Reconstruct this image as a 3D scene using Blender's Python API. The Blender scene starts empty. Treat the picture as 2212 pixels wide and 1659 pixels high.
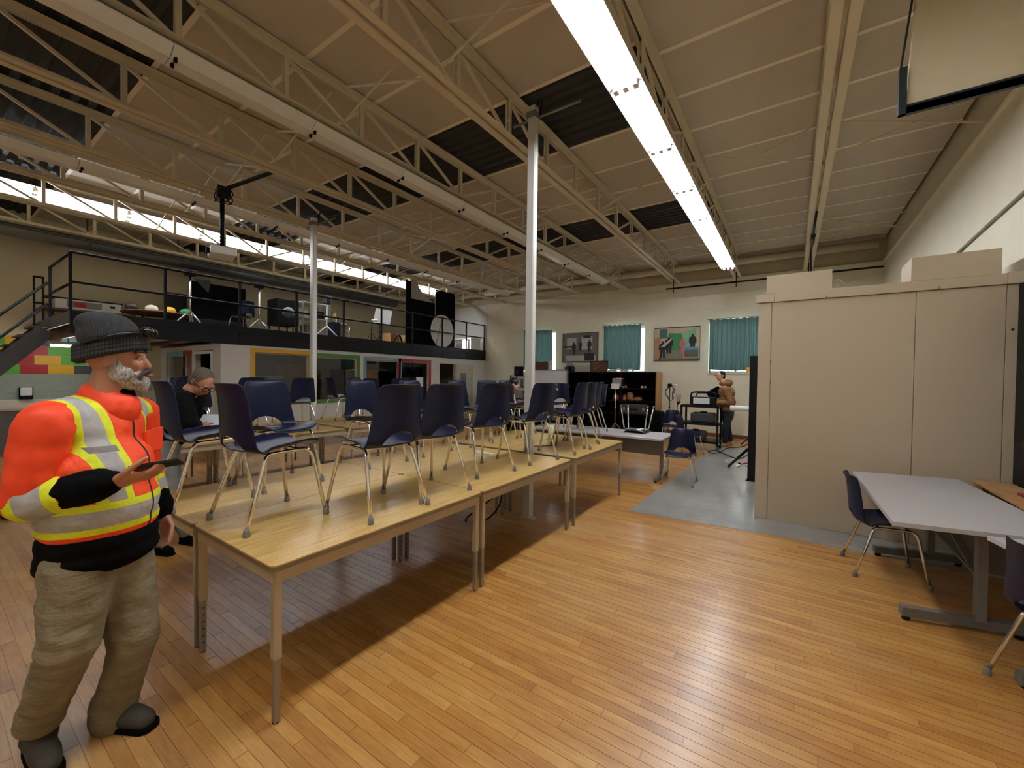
import bpy, bmesh, math, random
from mathutils import Vector, Matrix
random.seed(7)
S = bpy.context.scene
COL = S.collection
PI = math.pi
# ------------------------------------------------------------------ camera
W_, H_ = 2212.0, 1659.0
FPX = 886.3184
CH = 1.60
_y = Vector((1710-W_/2, -(822-H_/2), -FPX)).normalized()
_x = -Vector((-195-W_/2, -(797-H_/2), -FPX))
_x = (_x - _y*_x.dot(_y)).normalized()
_z = _x.cross(_y)
CM = Matrix((_x, _y, _z))                      # camera -> world rotation
CAMP = Vector((0, 0, CH))
FWD = CM @ Vector((0, 0, -1)); RGT = CM @ Vector((1, 0, 0))
cd = bpy.data.cameras.new('camera'); cam = bpy.data.objects.new('camera', cd); COL.objects.link(cam)
cd.sensor_width = 36; cd.lens = FPX/W_*36; cd.clip_start = .05
cam.matrix_world = Matrix.Translation(CAMP) @ CM.to_4x4()
S.camera = cam
def ray(px, py): return CM @ Vector((px-W_/2, -(py-H_/2), -FPX))
def PZ(px, py, z=0.0): r = ray(px, py); return CAMP + r*((z-CH)/r.z)
def PY(px, py, Y): r = ray(px, py); return CAMP + r*(Y/r.y)
def PX(px, py, X): r = ray(px, py); return CAMP + r*(X/r.x)
def PD(px, py, d): r = ray(px, py); return CAMP + r*(d/r.dot(FWD))
# ------------------------------------------------------------------ world and exposure
S.view_settings.view_transform = 'Standard'; S.view_settings.look = 'None'
S.view_settings.exposure = 0.28; S.view_settings.gamma = 1; S.view_settings.use_curve_mapping = False
wd = bpy.data.worlds.new('world'); S.world = wd; wd.use_nodes = True
wd.node_tree.nodes['Background'].inputs[0].default_value = (.93, .97, 1, 1)
wd.node_tree.nodes['Background'].inputs[1].default_value = 26.0
TUBE_POWER = 46.0
# ------------------------------------------------------------------ materials
def lin(c):
    return tuple((v/12.92 if v <= .04045 else ((v+.055)/1.055)**2.4) for v in [x/255 for x in c])
class NT:
    def __init__(s, name):
        s.m = bpy.data.materials.new(name); s.m.use_nodes = True
        s.t = s.m.node_tree; s.n = s.t.nodes; s.b = s.n['Principled BSDF']
    def new(s, typ, **kw):
        n = s.n.new(typ)
        for k, v in kw.items(): setattr(n, k, v)
        return n
    def link(s, a, b): s.t.links.new(a, b)
    def put(s, sock, v):
        if hasattr(v, 'node'): s.link(v, sock)
        else: sock.default_value = v
    def math(s, op, a, b=0.0, c=None):
        n = s.new('ShaderNodeMath', operation=op); s.put(n.inputs[0], a); s.put(n.inputs[1], b)
        if c is not None: s.put(n.inputs[2], c)
        return n.outputs[0]
    def mix(s, f, a, b):
        n = s.new('ShaderNodeMix', data_type='RGBA'); s.put(n.inputs[0], f)
        for i, v in ((6, a), (7, b)):
            s.put(n.inputs[i], v if hasattr(v, 'node') else (*v, 1))
        return n.outputs[2]
    def pos(s): return s.new('ShaderNodeNewGeometry').outputs['Position']
    def obj(s): return s.new('ShaderNodeTexCoord').outputs['Object']
    def sep(s, v):
        n = s.new('ShaderNodeSeparateXYZ'); s.link(v, n.inputs[0]); return n.outputs
    def comb(s, x, y, z):
        n = s.new('ShaderNodeCombineXYZ')
        for i, v in enumerate((x, y, z)): s.put(n.inputs[i], v)
        return n.outputs[0]
    def noise(s, vec, scale, detail=3, rough=.5):
        n = s.new('ShaderNodeTexNoise'); s.link(vec, n.inputs['Vector'])
        n.inputs['Scale'].default_value = scale; n.inputs['Detail'].default_value = detail; n.inputs['Roughness'].default_value = rough
        return n.outputs[0]
    def scale(s, v, sc):
        n = s.new('ShaderNodeVectorMath', operation='MULTIPLY'); s.link(v, n.inputs[0]); n.inputs[1].default_value = sc; return n.outputs[0]
    def dot(s, v, d):
        n = s.new('ShaderNodeVectorMath', operation='DOT_PRODUCT'); s.link(v, n.inputs[0]); n.inputs[1].default_value = d; return n.outputs['Value']
    def ramp(s, f, stops):
        n = s.new('ShaderNodeValToRGB'); s.link(f, n.inputs[0]); e = n.color_ramp.elements
        while len(e) < len(stops): e.new(.5)
        for q, (p, c) in zip(e, stops): q.position = p; q.color = (*c, 1)
        return n.outputs[0]
    def bump(s, h, strength=.3, dist=.005):
        n = s.new('ShaderNodeBump'); n.inputs['Strength'].default_value = strength; n.inputs['Distance'].default_value = dist
        s.link(h, n.inputs['Height']); s.link(n.outputs[0], s.b.inputs['Normal'])
    def col(s, v): s.put(s.b.inputs['Base Color'], v if hasattr(v, 'node') else (*v, 1))
    def rough(s, v): s.put(s.b.inputs['Roughness'], v)
    def band(s, v, a, b):          # 1 inside [a, b]
        return s.math('MULTIPLY', s.math('GREATER_THAN', v, a), s.math('LESS_THAN', v, b))
MATS = {}
def M(name, c=None, rough=.55, metal=0, vary=.12, nscale=9, bump=0, bscale=60, emit=0, sheen=0, spec=.5, alpha=1, trans=0):
    if name in MATS: return MATS[name]
    t = NT(name); c = lin(c)
    v = t.obj()
    if emit:
        t.b.inputs['Emission Color'].default_value = (*c, 1); t.b.inputs['Emission Strength'].default_value = emit
    n = t.noise(v, nscale, 4)
    if vary: t.col(t.mix(t.math('MULTIPLY', n, 1.0), tuple(x*(1-vary) for x in c), tuple(min(1, x*(1+vary)) for x in c)))
    else: t.col(c)
    t.rough(t.math('MULTIPLY_ADD', n, .15, max(.02, rough-.075)))
    t.b.inputs['Metallic'].default_value = metal
    t.b.inputs['Specular IOR Level'].default_value = spec
    if sheen: t.b.inputs['Sheen Weight'].default_value = sheen
    if trans: t.b.inputs['Transmission Weight'].default_value = trans
    if bump: t.bump(t.noise(v, bscale, 3), bump, .004)
    MATS[name] = t.m
    return t.m
def floor_material():
    t = NT('wood_floor'); x, y, z = t.sep(t.pos())
    row = t.math('FLOOR', t.math('DIVIDE', y, .057)); fy = t.math('FRACT', t.math('DIVIDE', y, .057))
    off = t.math('FRACT', t.math('MULTIPLY', row, .618034))
    u = t.math('ADD', t.math('DIVIDE', x, .92), off)
    colm = t.math('FLOOR', u); fx = t.math('FRACT', u)
    w = t.new('ShaderNodeTexWhiteNoise'); t.link(t.comb(row, colm, 3.0), w.inputs[0])
    grain = t.noise(t.scale(t.pos(), (5, 70, 5)), 1.6, 4)
    patch = t.noise(t.pos(), .9, 3)
    blot = t.noise(t.scale(t.pos(), (1.6, 7, 1)), 2.2, 5, .6)
    f = t.math('ADD', t.math('ADD', t.math('MULTIPLY', w.outputs[0], .2), t.math('MULTIPLY', grain, .35)), t.math('MULTIPLY', blot, .45))
    base = t.ramp(f, [(.28, lin((144, 92, 40))), (.44, lin((170, 116, 54))), (.56, lin((184, 133, 68))), (.74, lin((206, 160, 94)))])
    worn = t.math('MULTIPLY', t.ramp(patch, [(.48, (0, 0, 0)), (.7, (1, 1, 1))]), .38)
    base = t.mix(worn, base, lin((186, 152, 108)))
    scuff = t.ramp(t.noise(t.scale(t.pos(), (3, 22, 1)), 2.0, 4), [(.66, (0, 0, 0)), (.76, (1, 1, 1))])
    base = t.mix(t.math('MULTIPLY', t.math('MULTIPLY', scuff, patch), .55), base, lin((212, 184, 146)))
    spots = t.ramp(t.noise(t.pos(), 26, 2), [(.73, (0, 0, 0)), (.78, (1, 1, 1))])
    base = t.mix(t.math('MULTIPLY', spots, .55), base, lin((80, 45, 22)))
    jy = t.math('ADD', t.math('LESS_THAN', fy, .025), t.math('GREATER_THAN', fy, .975))
    jx = t.math('LESS_THAN', fx, .004)
    j = t.math('MINIMUM', t.math('ADD', jy, jx), 1.0)
    t.col(t.mix(t.math('MULTIPLY', j, .42), base, lin((74, 40, 18))))
    t.rough(t.math('ADD', t.math('MULTIPLY', patch, .14), t.math('MULTIPLY_ADD', grain, .1, .24)))
    t.b.inputs['Specular IOR Level'].default_value = .5; t.b.inputs['Coat Weight'].default_value = .35; t.b.inputs['Coat Roughness'].default_value = .2
    t.bump(t.math('ADD', t.math('MULTIPLY', j, -1.0), t.math('MULTIPLY', w.outputs[0], .5)), .22, .0015)
    return t.m
def laminate_material():
    t = NT('oak_laminate'); g = t.noise(t.scale(t.pos(), (42, 2.2, 42)), 1.7, 4)
    t.col(t.ramp(g, [(.28, lin((180, 140, 76))), (.5, lin((204, 166, 98))), (.74, lin((220, 186, 120)))]))
    t.rough(.3); return t.m
def concrete_material():
    t = NT('concrete_floor'); n = t.noise(t.scale(t.pos(), (1, 1, 0)), 1.7, 3, .5); m = t.noise(t.scale(t.pos(), (1, 1, 0)), 7, 3, .5)
    f = t.math('MULTIPLY_ADD', m, .35, t.math('MULTIPLY', n, .65))
    t.col(t.mix(f, lin((84, 82, 76)), lin((182, 180, 172)))); t.rough(t.math('MULTIPLY_ADD', n, .1, .27)); t.b.inputs['Coat Weight'].default_value = .3; t.b.inputs['Coat Roughness'].default_value = .15; return t.m
def brick_wall_material(name, c, joint):
    t = NT(name); n = t.noise(t.pos(), 2.2, 4); m = t.noise(t.pos(), 55, 2)
    t.col(t.mix(n, tuple(v*.9 for v in lin(c)), tuple(v*1.06 for v in lin(c)))); t.rough(.6); t.bump(m, .18, .003); return t.m
def stripes(name, c1, c2, axis, freq, rough=.7, bump=.5):
    t = NT(name); v = t.sep(t.obj())[axis]
    s = t.math('SINE', t.math('MULTIPLY', v, freq)); s = t.math('MULTIPLY_ADD', s, .5, .5)
    t.col(t.mix(s, lin(c1), lin(c2))); t.rough(rough); t.bump(s, bump, .004); return t.m
def ply(name, c1, c2, sc=(30, 30, 3)):
    t = NT(name); g = t.noise(t.scale(t.obj(), sc), 1.5, 4)
    t.col(t.mix(g, lin(c1), lin(c2))); t.rough(.5); return t.m
MFLOOR = floor_material(); MOAK = laminate_material(); MCONC = concrete_material()
MWALL = brick_wall_material('cream_block', (232, 223, 198), 0)
MWHITEW = M('white_wall', (214, 210, 204), .6, vary=.04, bump=.06)
MUPPER = M('upper_wall_tone', (190, 176, 146), .7, vary=.06, bump=.08)  # shading of the upper band put into a darker base colour
MPANEL = M('ceiling_panel', (196, 184, 164), .85, vary=.08, nscale=3, bump=.25, bscale=140)
MJOIST = M('joist_paint', (206, 192, 162), .5, vary=.06, nscale=3)
MDECK = M('dark_deck', (66, 65, 64), .8, vary=.2, nscale=2, spec=.15)
MTBAR = M('ceiling_seam', (238, 226, 202), .6, vary=.04)
MFIX = M('fixture_white', (222, 220, 214), .4, vary=.03)
MTUBE_OFF = M('tube_glass_off', (214, 214, 210), .2, vary=.02)
MTUBE = M('tube_lit', (240, 246, 255), .4, vary=0, emit=TUBE_POWER)
MBLACK = M('black_paint', (11, 11, 13), .5, vary=.15, spec=.22)
MBLACKM = M('black_matte', (7, 7, 8), .9, vary=.2, spec=.1)
MNAVY = M('navy_plastic', (9, 16, 44), .38, vary=.06, bump=.05, bscale=220, spec=.3)
MCHROME = M('chrome_tube', (226, 224, 220), .16, metal=1, vary=.04)
MTIP = M('grey_rubber', (118, 112, 106), .7, vary=.08)
MTIPB = M('black_rubber', (20, 20, 21), .7, vary=.1)
MSTEEL = M('beige_steel', (182, 164, 134), .42, metal=.35, vary=.05)
MSTEELD = M('leg_insert_steel', (150, 140, 124), .35, metal=.6, vary=.05)
MEDGE = M('table_edge', (120, 98, 70), .5, vary=.08)
MGREYLAM = M('grey_laminate', (176, 170, 168), .38, vary=.04, nscale=60)
MGREYMET = M('grey_metal', (116, 112, 106), .45, metal=.2, vary=.06)
MPART = M('beige_partition', (180, 163, 138), .55, vary=.03, nscale=2, bump=.08, bscale=160)
MPILLAR = M('pillar_paint', (196, 194, 188), .4, metal=.2, vary=.04)
def glass_material():
    t = NT('window_glass'); n = t.noise(t.obj(), 3, 2); t.col(t.mix(n, (.9, .93, .93), (.94, .96, .96))); t.rough(0.0)
    t.b.inputs['Transmission Weight'].default_value = 1.0; t.b.inputs['Specular IOR Level'].default_value = .35; return t.m
MGLASS = glass_material()
MBWOOD = ply('brown_wood', (92, 58, 32), (128, 86, 50))
MTANW = ply('tan_wood', (160, 116, 68), (186, 142, 92))
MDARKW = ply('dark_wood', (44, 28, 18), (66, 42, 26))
MWHITE = M('white_plastic', (225, 225, 222), .45, vary=.03)
MGREY = M('mid_grey', (130, 130, 130), .5, vary=.06)
MDGREY = M('dark_grey', (58, 58, 60), .5, vary=.1)
MRED = M('red_paint', (168, 22, 28), .5, vary=.06); MYEL = M('yellow_paint', (222, 168, 20), .5, vary=.06)
MGRN = M('green_paint', (92, 172, 54), .5, vary=.06); MLBL = M('light_blue_paint', (142, 196, 214), .5, vary=.06)
MCHAR = M('charcoal_paint', (70, 70, 74), .55, vary=.08); MGGRN = M('grey_green_paint', (150, 160, 146), .5, vary=.05)
MSKIN = M('skin', (176, 120, 94), .5, vary=.1, nscale=18, bump=.06, bscale=120)
MSKIN2 = M('skin_fair', (214, 166, 142), .5, vary=.1, nscale=18)
# ------------------------------------------------------------------ mesh helpers
class MB:
    def __init__(s): s.v = []; s.f = []; s.sm = []
    def add(s, vs, fs, smooth=False):
        o = len(s.v); s.v += [tuple(v) for v in vs]
        for f in fs: s.f.append(tuple(i+o for i in f)); s.sm.append(smooth)
        return s
    def box(s, x0, x1, y0, y1, z0, z1, m=None):
        v = [Vector(p) for p in ((x0,y0,z0),(x1,y0,z0),(x1,y1,z0),(x0,y1,z0),(x0,y0,z1),(x1,y0,z1),(x1,y1,z1),(x0,y1,z1))]
        if m: v = [m @ p for p in v]
        return s.add(v, [(3,2,1,0),(4,5,6,7),(0,1,5,4),(1,2,6,5),(2,3,7,6),(3,0,4,7)])
    def bbox(s, x0, x1, y0, y1, z0, z1, b=.01, m=None):      # bevelled box
        bm = bmesh.new(); bmesh.ops.create_cube(bm, size=1)
        for v in bm.verts:
            v.co = Vector(((x0+x1)/2+v.co.x*(x1-x0), (y0+y1)/2+v.co.y*(y1-y0), (z0+z1)/2+v.co.z*(z1-z0)))
        bmesh.ops.bevel(bm, geom=bm.edges[:], offset=b, segments=2, affect='EDGES', profile=.5)
        if m: bmesh.ops.transform(bm, matrix=m, verts=bm.verts[:])
        return s.frombm(bm)
    def frombm(s, bm, smooth=False):
        bm.verts.index_update()
        s.add([v.co.copy() for v in bm.verts], [tuple(v.index for v in f.verts) for f in bm.faces], smooth); bm.free(); return s
    def prism(s, poly, z0, z1, m=None):
        n = len(poly); v = [Vector((p[0], p[1], z0)) for p in poly]+[Vector((p[0], p[1], z1)) for p in poly]
        if m: v = [m @ p for p in v]
        return s.add(v, [tuple(range(n-1, -1, -1)), tuple(range(n, 2*n))]+[(i, (i+1) % n, n+(i+1) % n, n+i) for i in range(n)])
    def tube(s, pts, r, n=8, closed=False, cap=True):
        pts = [Vector(p) for p in pts]; k = len(pts); rr = r if isinstance(r, (list, tuple)) else [r]*k
        d0 = (pts[1]-pts[0]).normalized(); up = Vector((0, 0, 1)) if abs(d0.z) < .9 else Vector((1, 0, 0))
        a = d0.cross(up).normalized(); vs = []
        for i in range(k):
            if closed: d = (pts[(i+1) % k]-pts[i-1])
            else: d = pts[min(i+1, k-1)]-pts[max(i-1, 0)]
            if d.length < 1e-9: d = d0
            d.normalize(); a = (a-d*a.dot(d))
            if a.length < 1e-6: a = d.orthogonal()
            a.normalize(); b = d.cross(a)
            for j in range(n):
                t = 2*PI*j/n; vs.append(pts[i]+(a*math.cos(t)+b*math.sin(t))*rr[i])
        fs = []; kk = k if closed else k-1
        for i in range(kk):
            for j in range(n):
                p, q = i*n, ((i+1) % k)*n; fs.append((p+j, p+(j+1) % n, q+(j+1) % n, q+j))
        s.add(vs, fs, True)
        if cap and not closed:
            o = len(s.v)-len(vs); s.f += [tuple(o+j for j in range(n-1, -1, -1)), tuple(o+(k-1)*n+j for j in range(n))]; s.sm += [False, False]
        return s
    def bar(s, p, q, w, h=None, up=Vector((0, 0, 1))):   # rectangular bar p->q
        p, q = Vector(p), Vector(q); h = h or w; d = (q-p).normalized()
        if abs(d.dot(up)) > .98: up = Vector((0, 1, 0))
        a = d.cross(up).normalized()*w/2; b = a.cross(d).normalized()*h/2
        v = [p-a-b, p+a-b, p+a+b, p-a+b, q-a-b, q+a-b, q+a+b, q-a+b]
        return s.add(v, [(3,2,1,0),(4,5,6,7),(0,1,5,4),(1,2,6,5),(2,3,7,6),(3,0,4,7)])
    def lathe(s, prof, n=20, c=(0, 0, 0), m=None):
        vs = []; c = Vector(c)
        for r, z in prof:
            for j in range(n):
                p = Vector((r*math.cos(2*PI*j/n), r*math.sin(2*PI*j/n), z)); vs.append((m @ p if m else p)+c)
        k = len(prof); fs = [(i*n+j, i*n+(j+1) % n, (i+1)*n+(j+1) % n, (i+1)*n+j) for i in range(k-1) for j in range(n)]
        s.add(vs, fs, True); o = len(s.v)-len(vs)
        s.f += [tuple(o+j for j in range(n-1, -1, -1)), tuple(o+(k-1)*n+j for j in range(n))]; s.sm += [False, False]
        return s
    def ball(s, c, r, n=2):
        bm = bmesh.new(); bmesh.ops.create_icosphere(bm, subdivisions=n, radius=1)
        r = r if isinstance(r, (tuple, list)) else (r, r, r)
        for v in bm.verts: v.co = Vector((v.co.x*r[0]+c[0], v.co.y*r[1]+c[1], v.co.z*r[2]+c[2]))
        return s.frombm(bm, True)
    def mesh(s, name, mat):
        me = bpy.data.meshes.new(name); me.from_pydata(s.v, [], s.f); me.polygons.foreach_set('use_smooth', s.sm)
        me.validate(); me.update()
        if mat: me.materials.append(mat)
        return me
    def build(s, name, mat, parent=None, loc=None, rz=0, label=None):
        return ob(name, s.mesh(name, mat), parent, loc, rz, label)
def ob(name, me, parent=None, loc=None, rz=0, label=None):
    o = bpy.data.objects.new(name, me); COL.objects.link(o)
    if parent: o.parent = parent
    if loc is not None: o.location = loc
    if rz: o.rotation_euler = (0, 0, rz)
    if label: o['label'] = label
    return o
def tag(o, label, cat, group=None, kind=None):
    if label: o['label'] = label
    if cat: o['category'] = cat
    if group: o['group'] = group
    if kind: o['kind'] = kind
    return o
def thing(name, label, cat, loc=(0, 0, 0), rz=0, group=None):
    o = ob(name, None, None, loc, rz); o.empty_display_size = .1; return tag(o, label, cat, group)
def struct(name, o_or_mb, mat=None, label=None):
    o = o_or_mb.build(name, mat) if isinstance(o_or_mb, MB) else o_or_mb
    o['kind'] = 'structure'
    if label: o['label'] = label
    return o
def copy_tree(o, parent=None):
    c = o.copy(); COL.objects.link(c); c.parent = parent
    for ch in o.children: copy_tree(ch, c)
    return c
def B(name, mat, parent, x0, x1, y0, y1, z0, z1, b=0, label=None):
    mb = MB(); (mb.bbox(x0, x1, y0, y1, z0, z1, b) if b else mb.box(x0, x1, y0, y1, z0, z1))
    return mb.build(name, mat, parent, label=label)
def rrect(x0, x1, y0, y1, r, k=4):
    out = []
    for cx, cy, a in ((x1-r, y1-r, 0), (x0+r, y1-r, 90), (x0+r, y0+r, 180), (x1-r, y0+r, 270)):
        for i in range(k+1):
            t = math.radians(a+90*i/k); out.append((cx+r*math.cos(t), cy+r*math.sin(t)))
    return out
def bez(a, b, c, d, n=10):
    a, b, c, d = map(Vector, (a, b, c, d)); out = []
    for i in range(n+1):
        t = i/n; u = 1-t; out.append(a*u**3+b*3*u*u*t+c*3*u*t*t+d*t**3)
    return out
def spline(pts, n=6):                                    # catmull-rom
    P = [Vector(p) for p in pts]; P = [P[0]*2-P[1]]+P+[P[-1]*2-P[-2]]; out = []
    for i in range(1, len(P)-2):
        p0, p1, p2, p3 = P[i-1:i+3]
        for j in range(n):
            t = j/n; out.append(.5*((2*p1)+(p2-p0)*t+(2*p0-5*p1+4*p2-p3)*t*t+(3*p1-p0-3*p2+p3)*t**3))
    return out+[P[-2]]
# ------------------------------------------------------------------ room constants
XL, XR, YB, YF = -13.62, 1.71, -2.95, 12.70
ZD, ZB = 4.92, 4.36
# ------------------------------------------------------------------ floor
flo = struct('floor', MB().box(XL, XR, YB, YF, -.12, 0), MFLOOR, 'worn orange-brown strip wood floor')
cand = []
for row in range(-6, 90):
    y0 = row*.057; off = (row*.618034) % 1.0
    for c in range(-6, 4):
        x0 = (c-off)*.92; cx, cy = x0+.46, y0+.028
        d = Vector((cx, cy, -CH)); f = d.dot(FWD)
        vis = False
        for t in (0, .25, .5, .75, 1):
            q = CM.transposed() @ Vector((x0+.92*t, cy, -CH))
            if q.z < -.3:
                u, v = W_/2+FPX*q.x/-q.z, H_/2-FPX*q.y/-q.z
                if -10 < u < W_+10 and 0 < v < H_+15: vis = True
        if vis and not (x0+.92 > -1.6 and y0+.057 > 4.88): cand.append((f, x0, y0))
cand.sort()
plk = MB().box(.0015, .9185, .0012, .0558, -.004, .0016).mesh('plank', MFLOOR)
for f, x0, y0 in cand[:300]:
    if x0 > XR-.92: continue
    ob('plank', plk, flo, (x0, y0, 0))
conc = [(-1.60, 4.87), (-.26, 5.0), (XR, 5.02), (XR, 11.05), (-1.5, 11.02), (-1.53, 7.0), (-1.58, 5.4)]
struct('floor_concrete', MB().prism(conc, -.01, .0025), MCONC, 'grey concrete floor patch beside partition')
# ------------------------------------------------------------------ walls
def bwall(name, mat, parts, label):
    mb = MB()
    for p in parts: mb.box(*p)
    return struct(name, mb, mat, label)
WIN = [(-8.12, -6.82), (-5.06, -3.74), (-1.95, -.62)]       # far wall window openings
WZ0, WZ1 = 1.80, 3.2
segs = []; xs = XL
for a, b in WIN:
    segs.append((xs, a, YF, YF+.25, 0, 4.38)); segs += [(a, b, YF, YF+.25, 0, WZ0), (a, b, YF, YF+.25, WZ1, 4.38)]; xs = b
segs.append((xs, XR+.25, YF, YF+.25, 0, 4.38))
wf = bwall('wall_far', MWALL, segs, 'cream painted block wall with curtained windows')
up = bwall('wall_far_upper', MUPPER, [(XL-.2, XR+.25, YF+.04, YF+.25, 4.38, ZD+.1)], 'tan upper wall band above the block wall')
blocks = []
for r in range(22):
    z0 = r*.1985
    for c in range(-1, 34):
        x0 = -9.85+c*.4-(.2 if r % 2 else 0); x1 = x0+.4
        if x0 < -9.9 or x1 > XR: continue
        if any(x1 > a-.02 and x0 < b+.02 and z0+.2 > WZ0-.02 and z0 < WZ1+.02 for a, b in WIN): continue
        blocks.append((x0, z0))
blk = MB().box(.004, .396, -.006, .004, .004, .1945).mesh('concrete_block', MWALL)
def seen(b): return (b[0] < -1.0 or b[1] > 2.4) and b[1] > .2
blocks.sort(key=lambda b: (not seen(b), -b[0]*.0+abs(b[0]+4)))
for x0, z0 in blocks[:298]: ob('concrete_block', blk, wf, (x0, YF, z0))
mb = MB()
for x0, z0 in blocks[298:]: mb.box(x0+.004, x0+.396, YF-.006, YF+.004, z0+.004, z0+.1945)
o = mb.build('concrete_blocks', MWALL, wf); o['kind'] = 'stuff'
struct('trim_1', MB().box(-9.9, XR, YF-.035, YF+.04, 4.36, 4.395), MWALL, 'thin ledge on top of far block wall')
struct('baseboard_far', MB().box(-9.85, XR, YF-.03, YF-.007, 0, .1), M('baseboard_wood', (112, 76, 52), .5), 'brown wooden baseboard along far wall')
bwall('wall_right', MWALL, [(XR, XR+.25, YB, YF, 0, 4.38)], 'cream wall on the right with conduit')
bwall('wall_right_upper', MUPPER, [(XR+.04, XR+.25, YB-.2, YF+.04, 4.38, ZD+.1)], 'upper band of right wall in a darker shading tone')
struct('trim_2', MB().box(XR-.03, XR+.04, YB, YF-.04, 4.36, 4.395), MWALL, 'ledge along top of right wall')
bwall('wall_back', MWALL, [(XL, XR, YB-.25, YB, 0, ZD+.1)], 'cream wall behind the camera')
wl = bwall('wall_left', M('left_wall_paint', (202, 188, 158), .65, vary=.05), [(XL-.25, XL, YB, YF, 0, ZD+.1)], 'tan wall behind the mezzanine')
# painted blocks under the mezzanine
colr = {1.94: ['Y', 'C', 'C', 'C', 'L', 'L'], }
lbm = {k: MB().box(-.004, .008, .003, .397, .003, .2).mesh('concrete_block', m) for k, m in
       dict(R=MRED, Y=MYEL, G=MGRN, L=MLBL, C=MCHAR, E=MGGRN).items()}
rows = {2.135: (1.32, 'LYCLLYRG'), 1.934: (.92, 'LYRGLYGR'), 1.732: (1.12-.4, 'GLRYGLCY'[0:8]), 1.53: (.92, 'GGRYCLRG')}
rows = {2.135: (-.28, 'GLYGYCLLRG'), 1.934: (-.08-.4, 'LGRYYRGLRY'), 1.732: (-.28-.4, 'RYGLLRYGLC'), 1.53: (-.08-.4, 'YLRGGRYCLR')}
for i in range(7): rows[1.328-.202*i] = (-.28 if i % 2 else -.08-.4, 'E'*10)
for z0, (y0, s) in rows.items():
    for i, k in enumerate(s):
        # anchored so that a vertical joint falls at Y = 1.325 / 1.125 in alternate courses
        ys = y0+.4*i+.003
        yy = (1.325 if abs((y0+.08) % .4) < .05 or abs((y0+.08) % .4-.4) < .05 else 1.125)
        n = round((ys-yy)/.4); ys = yy+.4*n
        if ys+.4 < 3.66: ob('concrete_block', lbm[k], wl, (XL, ys, z0))
# ------------------------------------------------------------------ ceiling
BANDS = [(.12, 1.52), (4.07, 5.41), (8.0, 9.36)]
ceil = struct('ceiling', MB().box(XL-.2, XR+.2, YB-.2, YF+.2, ZD+.09, ZD+.2), MPANEL, 'tan acoustic panel ceiling between steel joists')
JX = [.28-1.537*k for k in range(10)]
bays = [(JX[0], XR)]+[(JX[k+1], JX[k]) for k in range(9)]
seams = [YB]; yv = 4.07-.78*9
seams = sorted(set([round(v, 3) for v in
    [-2.95, -2.17, -1.39, -.63, .12, 1.52, 2.37, 3.22, 4.07, 5.41, 6.28, 7.14, 8.0, 9.36, 10.2, 11.03, 11.87, 12.7]]))
seamsR = [4.33+.79*i for i in range(-9, 11)]; seamsR = [YB]+[v for v in seamsR if YB+.1 < v < YF-.1]+[YF]
mb = MB()
pmeshes = {}
def panel(x0, x1, y0, y1):
    k = (round(x1-x0, 3), round(y1-y0, 3))
    if k not in pmeshes: pmeshes[k] = MB().box(.004, k[0]-.004, .001, k[1]-.001, 0, .04).mesh('ceiling_panel', MPANEL)
    ob('ceiling_panel', pmeshes[k], ceil, (x0, y0, ZD))
for i, (a, b) in enumerate(bays):
    ss = seamsR if i < 2 else seams
    a = max(a, XL)
    for y0, y1 in zip(ss, ss[1:]):
        if i >= 2 and any(abs(y0-p) < .01 for p, q in BANDS): continue
        panel(a, b, y0, y1)
for ss, x0, x1 in ((seamsR, JX[1], XR), (seams, XL, JX[1])):
    for yv in ss[1:-1]:
        MB().box(x0, x1, yv-.024, yv+.024, ZD-.006, ZD+.002).build('ceiling_seam', MTBAR, ceil)
for p, q in BANDS:                                          # exposed corrugated roof deck
    prof = []; n = int((q-p)/.15); st = (q-p)/n
    for i in range(n):
        y0 = p+i*st; prof += [(y0, .05), (y0+st*.42, .05), (y0+st*.55, .012), (y0+st*.87, .012)]
    prof.append((q, .05)); vs = []; fs = []
    for yv, z in prof: vs += [(XL, yv, ZD+z), (JX[1], yv, ZD+z)]
    for i in range(len(prof)-1): fs.append((2*i, 2*i+1, 2*i+3, 2*i+2))
    MB().add(vs, fs).build('corrugated_deck', MDECK, ceil, label='dark corrugated metal roof deck')
# ------------------------------------------------------------------ steel joists
ang = MB()
for sx in (-1, 1):
    ang.box(min(sx*.014, sx*.098), max(sx*.014, sx*.098), YB, YF-.05, 0, .008)
    ang.box(min(sx*.014, sx*.022), max(sx*.014, sx*.022), YB, YF-.05, 0, .07)
bc = ang.mesh('bottom_chord', MJOIST)
ang = MB()
for sx in (-1, 1):
    ang.box(min(sx*.014, sx*.082), max(sx*.014, sx*.082), YB, YF, .062, .07)
    ang.box(min(sx*.014, sx*.022), max(sx*.014, sx*.022), YB, YF, 0, .07)
tc = ang.mesh('top_chord', MJOIST)
post = MB().box(-.028, -.014, -.022, .022, 0, .48).box(.014, .028, -.022, .022, 0, .48).box(-.03, .03, -.02, .02, .2, .23).mesh('web_post', MJOIST)
dg = .89
dia_a = MB().bar((0, 0, .475), (0, dg, .03), .028, .034).mesh('web_diagonal', MJOIST)
dia_b = MB().bar((0, 0, .03), (0, dg, .475), .028, .034).mesh('web_diagonal', MJOIST)
jn = ['above the partition', 'carrying the lit light row', 'right of the pillar top', 'carrying the first unlit row',
      'between both unlit rows', 'carrying the projector pole', 'left of the second unlit row', 'before the mezzanine lights', 'under the round duct']
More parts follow.
